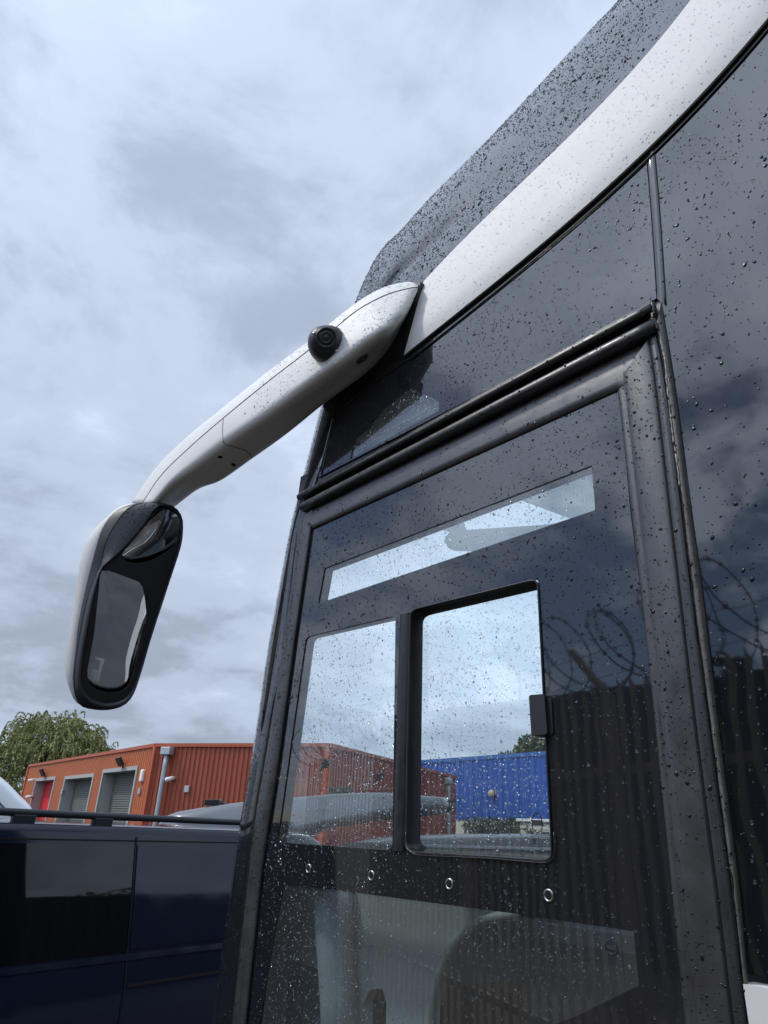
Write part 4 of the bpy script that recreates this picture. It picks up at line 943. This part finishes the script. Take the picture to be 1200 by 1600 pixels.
posts = [(( (refl(583, 1170, 3.0)-fb)@fd), .5), (0.0, .5), (-2.9, .5), (2.6, .5), (8.2, .5)]
for s, L_ in posts:
    b = fb+fd*s-fn*.09; box('post', b+np.array([0, 0, 1.5]), fd*.04, fn*.05, (0, 0, 1.5), 'fence_pale', fence)
    top = b+np.array([0, 0, 3.0]); tip_ = top+fn*.10+fd*.30+np.array([0, 0, .42]); ax = unit(tip_-top)
    box('post_arm', (top+tip_)/2, ax*.26, np.cross(ax, fn)*.03, fn*.02, 'fence_pale', fence)
rw = thing('razor_wire', 'coils of barbed razor wire along the top of the palisade fence', 'razor wire', tuple(fb+np.array([0, 0, 3.0])))
def coil(a, b, zc, rad, pitch, ph):
    n = int((b-a)/pitch*28); pts = []
    for i in range(n):
        s = a+(b-a)*i/n; q = 2*math.pi*(s-a)/pitch+ph; rr = rad*(1+.08*math.sin(s*3.1))
        pts.append(fb+fd*(s+.10*math.sin(q*1.0))+fn*(.05+rr*math.cos(q))+np.array([0, 0, zc+rr*math.sin(q)*1.0+.04*math.sin(s*2)]))
    return pts
cp1 = coil(-6, 9, 3.36, .34, .62, .4)
tube('coil', cp1, .0065, 'wire', rw, seg=5)
cp2 = coil(-5.8, 9, 3.34, .36, .93, 2.6)
tube('coil', cp2, .0065, 'wire', rw, seg=5)
ch = []
for cp_, i in [(cp1, k) for k in range(0, len(cp1)-1, 2)]+[(cp2, k) for k in range(0, len(cp2)-1, 2)]:
    p = cp_[i]; t = unit(cp_[i+1]-p); u_ = unit(np.cross(t, [.3, .2, 1])); w_ = np.cross(t, u_)
    for dd_ in (u_, w_): ch.append(box_vf(p, t*.004, dd_*.022, np.cross(t, dd_)*.004))
merged('barbs', ch, 'wire', rw)['kind'] = 'stuff'
for z, o in ((3.30, .10), (3.12, .03)): tube('line_wire', [fb+fd*s+fn*o+np.array([0, 0, z]) for s in (-6, 9)], .003, 'wire', rw, seg=5)
db = thing('dark_building', 'dark maroon shed behind the razor-wire fence, reflected in the coach windows', 'building', (-14, 2, 0))
clad('shed_wall', (-9.7, 13.5, 0), (-9.7, -1.5, 0), 0, 4.5, 'dark_clad', db, pitch=.3, dep=.05)
box('shed_body', (-14.1, 6.0, 2.2), (4.3, 0, 0), (0, 7.45, 0), (0, 0, 2.22), 'dark_clad', db)
vx = np.array([-10.6, 5.07, 4.5])
loft('roof_cowl', [disc_pts(vx+np.array([0, 0, h]), (1, 0, 0), (0, 1, 0), r, 20) for r, h in ((.22, -.1), (.22, .26), (.14, .28), (.14, .36), (.34, .38), (.33, .42), (.2, .49), (.02, .52))], 'lamp_black', db, closed=True, caps=True)

# ================================================================== unseen shed and trees behind the photographer, added to darken the van's reflections
dp = thing('added_shed', 'long dark shed added out of view behind the photographer, darkening the side of the navy van', 'building', (2, -17, 0))
clad('added_shed_wall', (-24, -13, 0), (30, -13, 0), 0, 6.2, 'dark_clad', dp, pitch=.5, dep=.05)
box('added_shed_body', (3, -17.1, 3.05), (27, 0, 0), (0, 4, 0), (0, 0, 3.08), 'dark_clad', dp)
rb = np.random.default_rng(9); cs = []; rs = []
for x in np.linspace(-24, 30, 40):
    hh = 6.6+.8*math.sin(x*.7)+.6*math.sin(x*1.9+1); cs.append(np.array([x, -23+rb.normal()*.6, hh])); rs.append((1.6, 1.2, 2.2))
tbelt = leaves('woodland', cs, rs, 14000, .28, 'leaf_dark', None, 0, 12); tbelt['kind'] = 'stuff'; tbelt['label'] = 'belt of trees added out of view over the dark shed behind the photographer'; tbelt['category'] = 'woodland'
